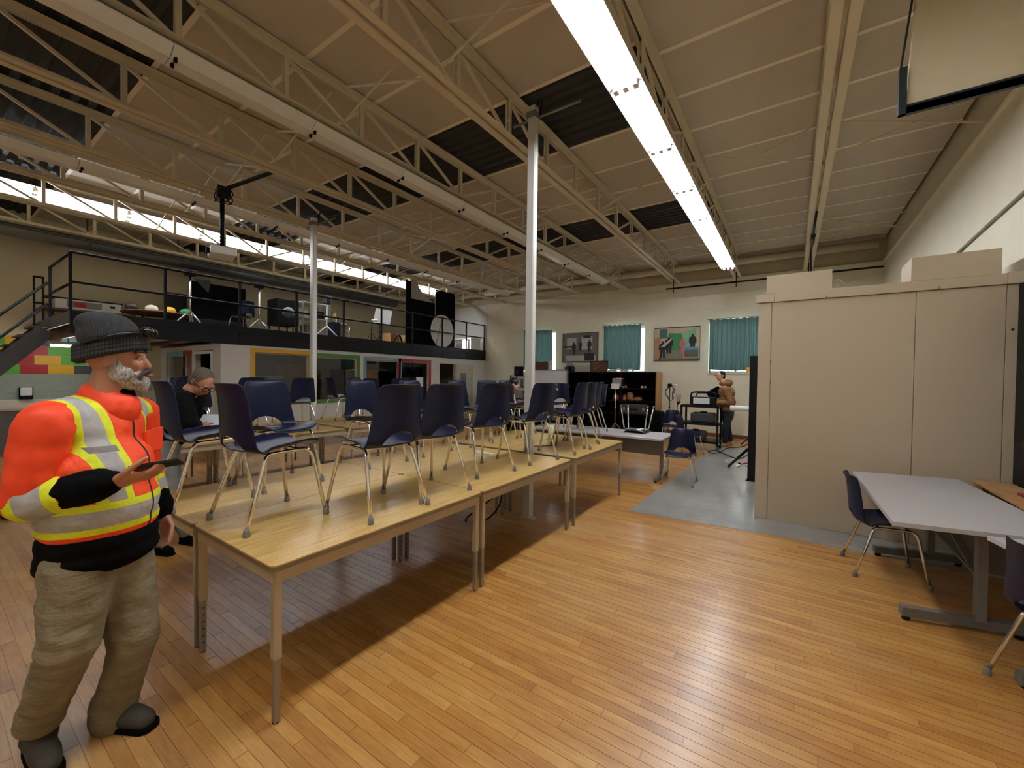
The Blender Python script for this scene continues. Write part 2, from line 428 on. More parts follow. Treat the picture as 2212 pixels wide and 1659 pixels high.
for k in range(9):
    t = thing('bar_joist', 'cream painted open-web steel roof joist '+jn[k], 'joist', (JX[k], 0, ZB), 0, 'steel roof joists')
    ob('bottom_chord', bc, t); ob('top_chord', tc, t, (0, 0, .462))
    n = -6
    while True:
        yv = 3.07+dg*n; n += 1
        if yv > YF-.1: break
        if yv < YB+.1: continue
        ob('web_post', post, t, (0, yv, .01))
        if yv+dg < YF-.05: ob('web_diagonal', dia_a if yv < 4.5 else dia_b, t, (0, yv, 0))
# bridging rods between joists
for yv, yn in ((2.75, 'before the pillars'), (6.5, 'over the grey table'), (10.2, 'near the far wall')):
    for k in range(7):
        a, b = JX[k+1], JX[k]
        t = thing('bridging_rod', 'crossed bridging %s, beside joist %s' % (yn, jn[k]), 'brace', (a, yv, ZB), 0, 'joist bridging')
        MB().bar((.105, 0, .05), (b-a-.105, 0, .48), .016).build('rod', MJOIST, t)
        MB().bar((.105, .03, .48), (b-a-.105, .03, .05), .016).build('rod', MJOIST, t)
    t = thing('bridging_rod', 'thin steel bridging from last joist to right wall, '+yn, 'brace', (JX[0], yv, ZB), 0, 'wall bridging')
    MB().bar((.105, 0, .05), (XR-JX[0]-.05, 0, .34), .016).build('rod', MJOIST, t)
    MB().bar((.105, .03, .48), (XR-JX[0]-.05, .03, .05), .016).build('rod', MJOIST, t)
# ------------------------------------------------------------------ fluorescent rows
def fixture_meshes():
    h = MB(); L = 1.214
    h.box(-.05, .05, 0, L, .045, .10)
    for sx in (-1, 1):
        vs = [(sx*.05, 0, .05), (sx*.155, 0, .0), (sx*.155, L, .0), (sx*.05, L, .05), (sx*.05, 0, .056), (sx*.155, 0, .006), (sx*.155, L, .006), (sx*.05, L, .056)]
        h.add(vs, [(0, 1, 2, 3), (7, 6, 5, 4), (0, 4, 5, 1), (1, 5, 6, 2), (2, 6, 7, 3), (3, 7, 4, 0)])
    hold = MB().box(-.11, .11, 0, .022, .028, .05)
    for x in (-.09, 0, .09): hold.box(x-.022, x+.022, .0, .03, -.03, .0285)
    tb = MB().tube([(0, .024, 0), (0, L-.024, 0)], .0145, 10)
    off = MB().add([(-.075, 0, -.02), (.075, 0, -.02), (.17, 0, .05), (.17, 0, .062), (.06, 0, .066), (.06, 0, .10), (-.06, 0, .10), (-.06, 0, .066), (-.17, 0, .062), (-.17, 0, .05)]+[(-.075, L, -.02), (.075, L, -.02), (.17, L, .05), (.17, L, .062), (.06, L, .066), (.06, L, .10), (-.06, L, .10), (-.06, L, .066), (-.17, L, .062), (-.17, L, .05)], [tuple(range(10)), tuple(range(19, 9, -1))]+[(i, 10+i, 10+(i+1) % 10, (i+1) % 10) for i in range(10)])
    global FOFF; FOFF = off.mesh('housing', MFIX)
    return h.mesh('housing', MFIX), hold.mesh('lamp_holder', MFIX), tb.mesh('tube', MTUBE), tb.mesh('tube', MTUBE_OFF)
FH, FHO, FTL, FTO = fixture_meshes()
clip = MB().box(-.012, .012, -.012, .012, -.02, .04).box(-.03, .03, -.004, .004, -.005, .01).mesh('clip', MBLACK)
fixrows = [(-1.30, 4.25, True, 'lit strip light in the row over the open floor', 'lit lights over the floor'),
           (-4.42, 4.25, False, 'unlit strip light in the row over the oak tables', 'unlit lights over the tables'),
           (-7.75, 4.25, False, 'unlit strip light in the row beside the projector', 'unlit lights by the projector'),
           (-10.95, 4.68, True, 'lit strip light in the row over the mezzanine', 'lit lights over the mezzanine')]
ORD = ['first', 'second', 'third', 'fourth', 'fifth', 'sixth', 'seventh', 'eighth', 'ninth', 'tenth', 'eleventh']
for X, Z, lit, lab, grp in fixrows:
    for i in range(-5, 6):
        t = thing('fluorescent_light', lab+', %s from the far wall' % ORD[5-i], 'light', (X, 3.687+1.22*i, Z), 0, grp)
        if Z > 4.5: t.rotation_euler = (0, -.7, 0)
        ob('housing', FH if lit else FOFF, t)
        if lit:
            ob('lamp_holder', FHO, t); ob('lamp_holder', FHO, t, (0, 1.214, 0), PI)
            for x in (-.09, 0, .09): ob('tube', FTL, t, (x, 0, .018))
        else: ob('clip', clip, t, (.08, .03, -.02)); ob('clip', clip, t, (.0, .03, -.03))
        MB().box(-.01, .01, .2, .22, .09, (ZB if Z < 4.5 else ZD)-Z).box(-.01, .01, 1.0, 1.02, .09, (ZB if Z < 4.5 else ZD)-Z).build('hanger', MFIX, t)
# ------------------------------------------------------------------ pipes, duct, pillars
tag(MB().tube([(XL+.1, 12.35, 4.72), (XR-.15, 12.35, 4.72)], .085, 14).build('insulated_pipe', MJOIST), 'thick cream insulated pipe running along the far wall top', 'pipe')
t = thing('air_duct', 'round galvanized duct above the mezzanine', 'duct', (-12.75, 0, 4.42))
MB().tube([(0, YB+.1, 0), (0, 10.6, 0)], .19, 20).build('duct_pipe', M('galvanized', (120, 122, 124), .35, metal=.7, vary=.15), t)
for yv in (-1, .6, 2.2, 3.8, 5.4, 7, 8.6, 10.2):
    MB().lathe([(.194, -.02), (.202, 0), (.194, .02)], 20, (0, yv, 0), Matrix.Rotation(PI/2, 3, 'X')).build('duct_seam', MATS['galvanized'], t)
    MB().box(-.01, .01, yv-.01, yv+.01, .18, ZD-4.42).build('hanger', MDGREY, t)
tag(MB().tube([(-12.04, -2.6, 4.30), (-12.04, 12.3, 4.30)], .032, 10).build('steel_pipe', MDGREY), 'dark pipe hung under the joist above the mezzanine', 'pipe')
o = tag(MB().tube([(XR-.02, 9.55, 2.62), (XR-.02, 9.5, 3.0), (XR-.02, 9.4, 3.1)]+[(XR-.02, 9.3-.4*i, 3.14+.02*i) for i in range(20)], .014, 8).build('wall_conduit', M('conduit_grey', (140, 134, 122), .4, metal=.4)), 'thin grey conduit bent along the right wall', 'conduit')
def pillar(x, y, top, lab):
    t = thing('steel_pillar', lab, 'pillar', (x, y, 0))
    B('post', MPILLAR, t, -.043, .043, -.043, .043, 0.012, top, .004)
    B('base_plate', MPILLAR, t, -.08, .08, -.044, .044, 0, .012)
    MB().tube([(-.3, .05, top-.1), (.55, .05, top-.1)], .014, 8).build('cross_pipe', MGREYMET, t)
    B('clamp', MGREYMET, t, -.055, .055, -.06, .06, top-.13, top-.07)
    MB().tube(spline([(-.02, .05, top-.02), (.02, .1, top+.12), (.07, .06, top+.06), (.05, .05, top-.1)], 5), .01, 6).build('cable', MBLACK, t)
    MB().box(.0435, .046, -.025, .025, .9, top-.3).build('wire_channel', MFIX, t)
    return t
pillar(-2.45, 3.953, 4.62, 'slim pale steel pillar rising between the near wood tables')
pillar(-6.88, 3.953, 4.30, 'slim pale steel pillar rising between the tables by the mezzanine')
# black curtain rail hung from joists at far wall
t = thing('hanging_rail', 'black horizontal pipe hung near the far wall above the partition', 'rail', (0, 11.9, 4.1))
MB().tube([(-2.95, 0, 0), (1.6, 0, 0)], .022, 8).build('rail', MBLACK, t)
for x in (-2.75, -1.22, .28): MB().tube([(x, 0, -.12), (x, 0, .26)], .012, 6).build('hanger', MBLACK, t)
t = thing('hanging_cable', 'black cable hanging down along the joist above the partition', 'cable', (.28, 9.5, ZB))
MB().tube([(.0, -1.2, -.02), (0, 0, -.03), (0, 1.2, -.05), (0.02, 1.6, -.4), (.02, 1.7, -1.2)], .016, 6).build('cord', MBLACK, t)
MB().tube([(0, 0, -.04), (0, .5, -.05)], .035, 8).build('plug', MBLACK, t)
# ------------------------------------------------------------------ partition
t = thing('partition', 'tall beige panelled partition wall standing on the concrete floor', 'partition', (-.33, 5.55, 0))
w = XR-.02+.33
B('core', MPART, t, .01, w-.04, .012, 1.6, 0, 2.5)
for x0, x1 in ((.0, .125), (.129, 1.318), (1.322, 1.908), (1.912, 2.008)):
    B('panel', MPART, t, x0, x1, -.004, .012, .004, 2.485, .002)
B('top_trim', MPART, t, -.025, .15, -.03, .02, 2.49, 2.58, .003)
B('top_trim', MPART, t, .152, 1.905, -.028, .02, 2.488, 2.585, .003)
B('top_trim', MPART, t, 1.907, w-.01, -.03, .02, 2.488, 2.59, .003)
for x in (.62, 1.47): MB().ball((x, -.035, 2.5), (.012, .012, .016), 1).build('screw_head', M('brass', (150, 130, 80), .4, metal=.6), t)
for z in (1.55, 1.78): B('hinge', MSTEELD, t, .12, .135, -.01, -.003, z, z+.05)
MB().ball((1.95, -.006, 2.08), (.012, .004, .012), 1).build('hole_plug', MBLACK, t)
tag(MB().box(-.26, .335, 5.55, 5.95, 2.59, 2.795).build('storage_box', MPART), 'plain beige box lying on the partition top, the smaller one', 'box')
tag(MB().box(.95, 1.545, 5.55, 6.0, 2.592, 2.82).build('storage_box', MPART), 'plain beige box on the partition top near the right wall', 'box')
tag(MB().tube(spline([(.34, 5.7, 2.68), (.40, 5.68, 2.70), (.43, 5.7, 2.66), (.42, 5.75, 2.60), (.6, 5.8, 2.597), (.94, 5.8, 2.597)], 6), .007, 6).build('white_cable', MWHITE), 'white cable looping from box across partition top', 'cable')
t = thing('dark_door', 'black door leaf standing against the right wall', 'door', (XR-.035, 4.6, 0))
B('leaf', MBLACK, t, -.03, .03, -.02, .93, .01, 2.48, .004); MB().ball((-.06, .08, 1.0), .028).build('knob', MSTEEL, t)
# beige hood on dark angle-iron frame, under the ceiling at right
t = thing('suspended_screen', 'large beige screen board hung under the ceiling in dark steel frame', 'screen', (.6, 4.0, 3.50))
vs = [(.03, .0, .04), (1.10, .0, .04), (1.10, .06, .04), (.03, .06, .04), (.1, .0, 1.38), (1.10, .0, 1.38), (1.10, .06, 1.38), (.1, .06, 1.38)]
MB().add(vs, [(3,2,1,0),(4,5,6,7),(0,1,5,4),(1,2,6,5),(2,3,7,6),(3,0,4,7)]).build('panel_board', M('hood_paint', (206, 192, 160), .6, vary=.05), t)
mfr = M('angle_iron', (48, 56, 64), .4, metal=.4)
MB().box(-.01, 1.10, -.02, .02, 0, .045).box(-.01, 1.10, -.02, -.012, 0, .06).build('bottom_bar', mfr, t)
MB().box(-.012, .03, -.025, .02, 0.0, .33).build('bracket', mfr, t)
MB().bar((-.005, 0, .3), (.1, 0, 1.3), .012).build('hanger_rod', mfr, t)
# ------------------------------------------------------------------ wood tables
def make_table(L=1.5, Wd=.905, h=.74):
    t = thing('wood_table', 'x', 'table')
    MB().prism(rrect(-Wd/2, Wd/2, -L/2, L/2, .035), h-.006, h).build('table_top', MOAK, t)
    MB().prism(rrect(-Wd/2-.001, Wd/2+.001, -L/2-.001, L/2+.001, .036), h-.028, h-.006).build('edge_band', MEDGE, t)
    ap = MB()
    for s in (-1, 1):
        a, b = sorted((s*(Wd/2-.012), s*(Wd/2-.03))); ap.box(a, b, -L/2+.02, L/2-.02, h-.085, h-.028)
        a, b = sorted((s*(L/2-.012), s*(L/2-.03))); ap.box(-Wd/2+.03, Wd/2-.03, a, b, h-.085, h-.028)
    ap.build('apron', MSTEEL, t)
    lg = MB().box(-.017, .017, -.017, .017, .30, h-.085)
    ins = MB().box(-.0135, .0135, -.0135, .0135, 0.006, .30)
    legm, insm = lg.mesh('leg', MSTEEL), ins.mesh('leg_insert', MSTEELD)
    hm = MB()
    for i in range(6): hm.lathe([(.0001, -.0006), (.005, 0), (.005, .0006)], 8, (.0138, 0, .06+i*.04), Matrix.Rotation(PI/2, 3, 'Y'))
    hm = hm.mesh('adjustment_holes', MBLACK); gm = MB().lathe([(.012, 0), (.016, .004), (.013, .012)], 10).mesh('foot', MBLACK)
    for sx in (-1, 1):
        for sy in (-1, 1):
            l = ob('leg', legm, t, (sx*(Wd/2-.035), sy*(L/2-.035), 0))
            ob('leg_insert', insm, l); ob('foot', gm, l); ob('adjustment_holes', hm, l, (0, 0, 0), PI if sx > 0 else 0)
    return t
tp = make_table()
def place_table(x, y, lab, first=[True], group='wood laminate tables'):
    o = tp if first[0] else copy_tree(tp); first[0] = False
    o.location = (x, y, 0); tag(o, lab, 'table', group); return o
XA, XB_ = -2.34, -3.25
nm = ['right beside the man in orange jacket', 'in the middle of the row', 'behind the pale pillar']
for i, yv in enumerate((1.65, 3.157, 4.755)):
    place_table(XA, yv, 'light oak laminate table on the open-floor side, '+nm[i])
for i, yv in enumerate((1.65, 3.157, 4.755)):
    place_table(XB_, yv, 'light oak laminate table in the second row, '+nm[i])
nc = ['in front of the bending man', 'nearest the second pillar', 'beyond the second pillar']
for r, xx in enumerate((-6.29, -7.205)):
    for i, yv in enumerate((1.65, 3.157, 4.755)):
        place_table(xx, yv, ('oak laminate table of the mezzanine-side group, inner row, ' if r == 0 else 'oak laminate table of the mezzanine-side group, outer row, ')+nc[i])
# ------------------------------------------------------------------ school chairs
def make_chair():
    t = thing('school_chair', 'x', 'chair')
    # shell: profile (y, z) from seat front to back top; faces +Y
    prof = spline([(0, .215, .425), (0, .19, .442), (0, .10, .446), (0, -.02, .434), (0, -.11, .424), (0, -.175, .424), (0, -.215, .45), (0, -.226, .52), (0, -.236, .63), (0, -.25, .74), (0, -.266, .795), (0, -.28, .805)], 4)
    L = [0]
    for a, b in zip(prof, prof[1:]): L.append(L[-1]+(b-a).length)
    NV, NU = 44, 26
    def P(s):
        s *= L[-1]
        for i in range(len(L)-1):
            if s <= L[i+1]+1e-9:
                f = (s-L[i])/(L[i+1]-L[i]); return prof[i].lerp(prof[i+1], f)
        return prof[-1]
    def half(s):
        pts = [(0, .17), (.04, .2), (.25, .215), (.45, .213), (.55, .218), (.7, .195), (.9, .172), (.97, .16), (1, .135)]
        for (a, x), (b, y_) in zip(pts, pts[1:]):
            if s <= b: return x+(y_-x)*(s-a)/(b-a)
        return pts[-1][1]
    hole_c, hs0, hs1, hw = 0, .515, .625, .125            # half-moon opening in the lower back
    def inside(u, s):
        if not hs0 <= s <= hs1: return False
        f = (s-hs0)/(hs1-hs0); return abs(u) < hw*math.sqrt(max(0, 1-f**2))
    bm = bmesh.new(); grid = []
    for j in range(NV+1):
        s = j/NV; p = P(s); hwid = half(s); r = []
        for i in range(NU+1):
            k = -1+2*i/NU; u = k*hwid
            curl = .03*k**4 ; dish = -.012*(1-k*k) if s < .45 else 0
            back = .05*k*k if s > .5 else .05*k*k*max(0, (s-.34)/.16)
            v = bm.verts.new((u, p.y+back, p.z+dish+(curl if s < .45 else 0))); r.append((v, u, s))
        grid.append(r)
    for j in range(NV):
        for i in range(NU):
            q = (grid[j][i], grid[j][i+1], grid[j+1][i+1], grid[j+1][i])
            cu = sum(a[1] for a in q)/4; cs = sum(a[2] for a in q)/4
            if not inside(cu, cs): bm.faces.new([a[0] for a in q])
    for j in range(NV+1):                                 # snap rim of the opening to a smooth arc
        for i in range(NU+1):
            v, u, s = grid[j][i]
            if v.is_boundary and abs(u) < .15 and .47 < s < .64:
                f = min(1, max(0, (s-hs0)/(hs1-hs0)))
                if f < .08: continue
                a = math.atan2(f, abs(u)/hw); nu, nf = hw*math.cos(a), math.sin(a)
                p = P(hs0+nf*(hs1-hs0)); k = nu/half(s); v.co = Vector((math.copysign(nu, u), p.y+.05*k*k, p.z))
    bmesh.ops.delete(bm, geom=[v for v in bm.verts if not v.link_faces], context='VERTS')
    me = bpy.data.meshes.new('seat_shell'); bm.to_mesh(me); bm.free()
    o = ob('tmp', me); md = o.modifiers.new('s', 'SOLIDIFY'); md.thickness = .009; md.offset = 0
    md = o.modifiers.new('ss', 'SUBSURF'); md.levels = 1
    dg_ = bpy.context.evaluated_depsgraph_get(); m2 = bpy.data.meshes.new_from_object(o.evaluated_get(dg_)); m2.name = 'seat_shell'
    bpy.data.objects.remove(o); m2.materials.clear(); m2.materials.append(MNAVY)
    m2.polygons.foreach_set('use_smooth', [True]*len(m2.polygons))
    ob('seat_shell', m2, t)
    def side(s):
        return [(s*.222, -.222, .03), (s*.178, -.115, .37), (s*.17, -.095, .398), (s*.168, -.06, .408), (s*.168, .1, .412), (s*.17, .14, .405), (s*.175, .165, .37), (s*.222, .222, .03)]
    for s in (-1, 1):
        p = side(s); pts = [p[0], (Vector(p[0])*.5+Vector(p[1])*.5), *spline(p[1:7], 4), (Vector(p[6])*.5+Vector(p[7])*.5), p[7]]
        l = MB().tube(pts, .011, 10).build('leg_frame', MCHROME, t)
    for yv in (-.07, .12): MB().tube([(-.168, yv, .404), (.168, yv, .404)], .009, 8).build('cross_bar', MCHROME, t)
    capm = MB().lathe([(.017, 0), (.0185, .006), (.015, .03), (.0125, .042)], 12).mesh('foot_cap', MTIP)
    for s in (-1, 1):
        for v in (-1, 1): ob('foot_cap', capm, t, (s*.2235, v*.2255, 0))
    return t
cp = make_chair(); chairs = []
def chair(x, y, z, face, lab, grp='navy school chairs', tips=True):
    o = cp if not chairs else copy_tree(cp)
    chairs.append(o); o.location = (x, y, z); o.rotation_euler = (0, 0, face-PI/2)
    tag(o, lab, 'chair', grp); return o
TT = .7402
E_, N_, W__, S_ = 0, PI/2, PI, -PI/2
chair(-2.575, 1.21, TT, N_+.02, 'navy chair facing along the tables at the end beside the orange jacket')
rowA = [(-2.21, 1.712, W__), (-2.24, 2.175, W__-.10), (-2.34, 2.93, W__-.18), (-2.27, 3.64, W__-.16), (-2.20, 4.36, W__+.03), (-2.28, 4.81, W__-.0), (-2.40, 5.30, W__+.3)]
nth = ['first', 'second', 'third', 'fourth', 'fifth', 'sixth', 'seventh']
for i, (x, y, a) in enumerate(rowA):
    chair(x, y, TT, a, 'navy chair on the open-floor edge of the oak tables, %s from the orange-jacket man' % nth[i])
chair(-3.31, 1.13, TT, N_-.05, 'navy chair on the oak table end right behind the orange-jacket man')
rowB = [(-3.33, 1.64, E_+.02), (-3.40, 2.58, E_), (-3.42, 3.25, E_+.05), (-3.40, 4.02, E_), (-3.43, 4.62, E_-.35), (-3.42, 5.13, E_+.05)]
for i, (x, y, a) in enumerate(rowB):
    chair(x, y, TT, a, 'navy chair in the second row on the oak tables, %s from the orange-jacket man' % nth[i])
rowC = [(-6.25, 1.95, W__), (-6.25, 2.62, W__), (-7.28, 2.3, E_), (-6.3, 3.35, W__), (-7.28, 3.35, E_), (-7.2, 4.66, N_), (-6.3, 4.55, W__), (-7.3, 5.2, E_), (-6.25, 5.2, W__-.2)]
CL = ['nearest the bending person', 'second along the inner edge', 'outer edge, nearest the bending person', 'just before the second pillar', 'outer edge, before the pillar', 'facing the far wall behind the pillar', 'inner edge just past the pillar', 'outer edge at the far end', 'inner edge at the far end']
for i, (x, y, a) in enumerate(rowC):
    chair(x, y, TT, a, 'navy chair on the mezzanine-side oak tables, %s' % CL[i], 'chairs on the mezzanine-side tables')
chair(-1.405, 6.69, 0.003, S_+.05, 'navy chair alone on the concrete edge by the grey table', 'chairs on the floor')
chair(.665, 4.60, 0.003, .10, 'navy chair pushed under the grey table beside the partition', 'chairs on the floor')
chair(1.215, 3.20, 0, .40, 'navy chair seen from behind at the grey table corner', 'chairs on the floor')
chair(PY(1450, 920, 10.75).x, 10.75, 0, S_+.1, 'navy chair standing by the light stands at the far wall', 'chairs on the floor')
chair(-1.78, 9.35, 0, E_-.15, 'navy chair in front of the black equipment cart', 'chairs on the floor')
# ------------------------------------------------------------------ grey long table and things on it
t = thing('grey_table', 'long grey laminate table with modesty panel behind the oak tables', 'table', (-2.80, 6.83, 0))
MB().prism(rrect(-1.2, 1.2, -.42, .42, .03), .652, .68).build('table_top', MGREYLAM, t)
B('modesty_panel', MGREYMET, t, -1.1, 1.07, -.02, 0, .36, .645)
for x in (-1.1, 1.09):
    B('leg', MGREYMET, t, x-.025, x+.025, -.03, .03, .06, .652); B('foot_bar', MGREYMET, t, x-.025, x+.025, -.38, .38, .02, .065, .005)
    for y in (-.35, .35): MB().lathe([(.02, 0), (.02, .02)], 10, (x, y, 0)).build('foot_pad', MBLACK, t)
def gchair(x, y, face, lab):
    return chair(x, y, .682, face, lab, 'chairs on the grey table')
c1 = gchair(-3.72, 7.0, S_+.15, 'navy chair on the grey table with round yellow sticker on its back')
MB().lathe([(.001, 0), (.035, 0), (.035, .001)], 20, m=Matrix.Rotation(PI/2-.1, 3, 'X')).build('sticker', M('yellow_sticker', (236, 214, 70), .4), c1, (.09, -.2275, .67))
MB().lathe([(.012, 0), (.017, .0005), (.012, .001)], 14, m=Matrix.Rotation(PI/2-.1, 3, 'X')).build('sticker_mark', M('sticker_mark', (196, 150, 40), .5), c1, (.09, -.2262, .67))
gchair(-2.93, 6.85, S_-1.0, 'navy chair on the grey table beside the seventh chair of the oak row')
c2 = chair(-2.19, 6.95, .682, S_, 'navy chair lying upside down on the grey table', 'chairs on the grey table')
c2.rotation_euler = (PI-.09, 0, .1); c2.location = (-2.19, 6.93, .682+.445)
c2.children[0]
# table clutter on the oak tables
t = thing('power_strip', 'white power strip lying on the oak table by the pillar', 'power strip', (-2.78, 3.55, TT), -.2)
B('body', MWHITE, t, -.14, .14, -.025, .025, 0, .03, .006); MB().ball((-.07, 0, .03), (.012, .012, .004), 1).build('switch', MBLACK, t)
tag(MB().lathe([(.045, 0), (.045, .2), (.04, .2)], 16, (-2.74, 5.0, TT)).build('paper_roll', M('cream_paper', (222, 214, 178), .7)), 'short cream paper roll standing on the oak table behind the pillar', 'paper roll')
tag(MB().box(-.14, .14, -.014, .014, 0, .006, Matrix.Translation((-2.55, 4.45, TT)) @ Matrix.Rotation(.9, 4, 'Z')).build('ruler', MDARKW), 'dark wooden ruler on the oak table behind the pillar', 'ruler')
tag(MB().tube(spline([(-2.5, 3.9, .66), (-2.62, 3.75, .5), (-2.6, 3.6, .2), (-2.75, 3.5, .02), (-2.95, 3.45, .012), (-2.8, 3.7, .2), (-2.55, 3.88, .45)], 8), .009, 6).build('black_cable', MBLACK), 'black cable looping below the oak tables at pillar', 'cable')
# ------------------------------------------------------------------ tables at the right
t = thing('grey_desk', 'grey laminate desk with slanted side and steel T legs', 'desk', (0, 0, 0))
a, b, c, d = (.545, 3.48), (.515, 5.2), (1.27, 5.385), (1.39, 3.66)
MB().prism([a, d, c, b], .692, .72).build('desk_top', MGREYLAM, t)
ex = Vector((c[0]-b[0], c[1]-b[1], 0)).normalized(); ey = Vector((-ex.y, ex.x, 0))
for k, (o0, sgn) in enumerate((((.64, 3.765), 1), ((.66, 5.0), 1))):
    o0 = Vector((o0[0], o0[1], 0)); q = o0+ex*.62
    MB().bar(o0+Vector((0, 0, .06)), q+Vector((0, 0, .06)), .05, .06).build('foot_bar', MGREYMET, t)
    m_ = o0+ex*.40; MB().bar(m_+Vector((0, 0, .08)), m_+Vector((0, 0, .69)), .045, .075).build('leg', MGREYMET, t)
    MB().lathe([(.022, 0), (.022, .03)], 10, o0+ex*.03).build('foot_pad', MBLACK, t)
    MB().lathe([(.022, 0), (.022, .03)], 10, o0+ex*.59).build('foot_pad', MBLACK, t)
p0 = Vector((.66, 5.0, 0))+ex*.40; p1 = Vector((.64, 3.765, 0))+ex*.40
MB().bar(p1+Vector((0, .02, .35)), p0+Vector((0, 0, .62)), .05, .012).build('brace', MGREYMET, t)
B('under_shelf', MGREYMET, t, 1.0, 1.3, 3.9, 4.9, .36, .375)
t = thing('grey_side_table', 'lower grey table partly under the chair seen from behind', 'table', (0, 0, 0))
MB().prism([(.965, 3.545), (1.22, 2.5), (1.66, 2.6), (1.66, 3.69)], .682, .707).build('table_top', MGREYLAM, t)
MB().bar((1.02, 3.28, .05), (1.6, 3.42, .05), .05, .06).build('foot_bar', MGREYMET, t); MB().bar((1.36, 3.36, .08), (1.36, 3.36, .68), .045, .07).build('leg', MGREYMET, t)
MB().bar((1.4, 2.6, .05), (1.64, 2.62, .05), .05, .06).build('foot_bar', MGREYMET, t); MB().bar((1.52, 2.66, .08), (1.52, 2.66, .68), .045, .07).build('leg', MGREYMET, t)
for p in ((1.05, 3.287), (1.57, 3.413), (1.42, 2.6), (1.62, 2.62)): MB().lathe([(.02, 0), (.02, .022)], 8, (p[0], p[1], 0)).build('foot_pad', MBLACK, t)
t = thing('plywood_bench', 'low plywood topped bench between grey desk and right wall', 'bench', (0, 0, 0))
B('bench_top', MTANW, t, 1.395, 1.635, 3.75, 5.5, .69, .715)
for x in (1.45, 1.60):
    for y in (3.85, 5.42): B('leg', MTANW, t, x-.025, x+.025, y-.025, y+.025, 0, .69)
tag(MB().prism([(1.42, 5.1), (1.62, 5.0), (1.62, 5.35), (1.46, 5.4)], .7155, .72).build('brown_paper', M('kraft_paper', (168, 130, 88), .8, bump=.3, bscale=20)), 'crumpled brown paper on the plywood bench', 'paper')
tag(MB().box(1.5, 1.61, 4.7, 4.95, .7155, .735).build('red_book', M('book_red', (120, 40, 48), .6)), 'dark red book on the plywood bench', 'book')
c2.location = (-2.19, 7.07, .682+.452); c2.rotation_euler = (PI-.04, 0, .06)
# ------------------------------------------------------------------ far wall: windows, curtains, pictures
def curtain_mat():
    t = NT('teal_curtain'); n = t.noise(t.scale(t.obj(), (6, 6, 1)), 3, 3)
    t.col(t.mix(n, lin((62, 88, 88)), lin((92, 118, 114)))); t.rough(.85)
    tr = t.new('ShaderNodeBsdfTranslucent'); tr.inputs[0].default_value = (*lin((84, 112, 108)), 1)
    mx = t.new('ShaderNodeMixShader'); mx.inputs[0].default_value = .05
    out = t.n['Material Output']; t.link(t.b.outputs[0], mx.inputs[1]); t.link(tr.outputs[0], mx.inputs[2]); t.link(mx.outputs[0], out.inputs[0]); return t.m
MCURT = curtain_mat()
wn = ['left of the framed crowd picture', 'between the two framed pictures', 'above the man in brown jacket']
CUR = [(-8.08, -6.90), (-5.02, -3.83), (-1.92, -.73)]
for i, (a, b) in enumerate(WIN):
    w_ = struct('window_%d' % (i+1), MB().box(a, b, YF+.12, YF+.13, WZ0, WZ1), MGLASS, 'daylit window behind teal curtain')
    fr = MB(); 
    for p in ((a, a+.04, WZ0, WZ1), (b-.04, b, WZ0, WZ1), (a, b, WZ0, WZ0+.04), (a, b, WZ1-.04, WZ1), ((a+b)/2-.02, (a+b)/2+.02, WZ0, WZ1)):
        fr.box(p[0], p[1], YF+.10, YF+.15, p[2], p[3])
    fr.build('window_frame', MWHITE, w_); MB().box(a-.02, b+.02, YF-.05, YF+.1, WZ0-.03, WZ0).build('window_sill', MWALL, w_)
    ca, cb = CUR[i]; t = thing('curtain', 'pleated teal curtain over the window '+wn[i], 'curtain', (ca, YF-.12, WZ0+.06), 0, 'teal curtains')
    vs = []; fs = []; n = 90; hgt = 3.26-(WZ0+.06)
    for j in range(9):
        for k in range(n+1):
            u = k/n; z = hgt*j/8; am = .02+.022*(1-j/8)
            vs.append((u*(cb-ca)+.012*math.sin(u*31+j*.4)*(1-j/8), am*math.sin(u*2*PI*11+.8*math.sin(u*9)), z+(.012*math.sin(u*47) if j == 8 else 0)+(.02*math.sin(u*5+i) if j == 0 else 0)))
    for j in range(8):
        for k in range(n): fs.append((j*(n+1)+k, j*(n+1)+k+1, (j+1)*(n+1)+k+1, (j+1)*(n+1)+k))
    MB().add(vs, fs, True).build('cloth', MCURT, t)
    MB().tube([(-.06, 0.03, hgt+.02), (cb-ca+.06, 0.03, hgt+.02)], .012, 8).build('curtain_rod', MSTEELD, t)
def framed(name, lab, p0, p1, cat='picture'):
    t = thing(name, lab, cat, (p0.x, YF-.05, p1.z)); return t, p1.x-p0.x, p0.z-p1.z
def pic_people(t, w, h, items):
    for nme, m, kind, *a in items:
        mb = MB()
        if kind == 'r': mb.box(a[0]*w, a[1]*w, -.012-a[4]*.002, -.010, a[2]*h, a[3]*h)
        elif kind == 'p': mb.prism([(x*w, z*h) for x, z in a[0]], 0, .002+a[1]*.002, Matrix(((1, 0, 0, 0), (0, 0, -1, -.010), (0, 1, 0, 0), (0, 0, 0, 1))))
        mb.build(nme, m, t)
def person_poly(cx, base, ht, wd=.5):
    s = ht; return [(cx+x*s*wd, base+z*s) for x, z in ((-.16, 0), (-.17, .45), (-.28, .5), (-.24, .8), (-.09, .84), (-.1, .95), (0, 1), (.1, .95), (.09, .84), (.24, .8), (.28, .5), (.17, .45), (.16, 0), (.03, 0), (0, .42), (-.03, 0))]
PG = {k: M('print_'+k, c, .6, vary=.25, nscale=14) for k, c in dict(dk=(34, 32, 32), md=(104, 98, 92), lt=(178, 172, 164), grn=(58, 128, 78), gl=(128, 176, 140), tan=(168, 128, 92), pink=(196, 92, 100), floor=(126, 122, 96), sky=(96, 138, 190), veg=(84, 100, 84), red=(150, 60, 60), crm=(190, 172, 140), teal=(74, 98, 100)).items()}
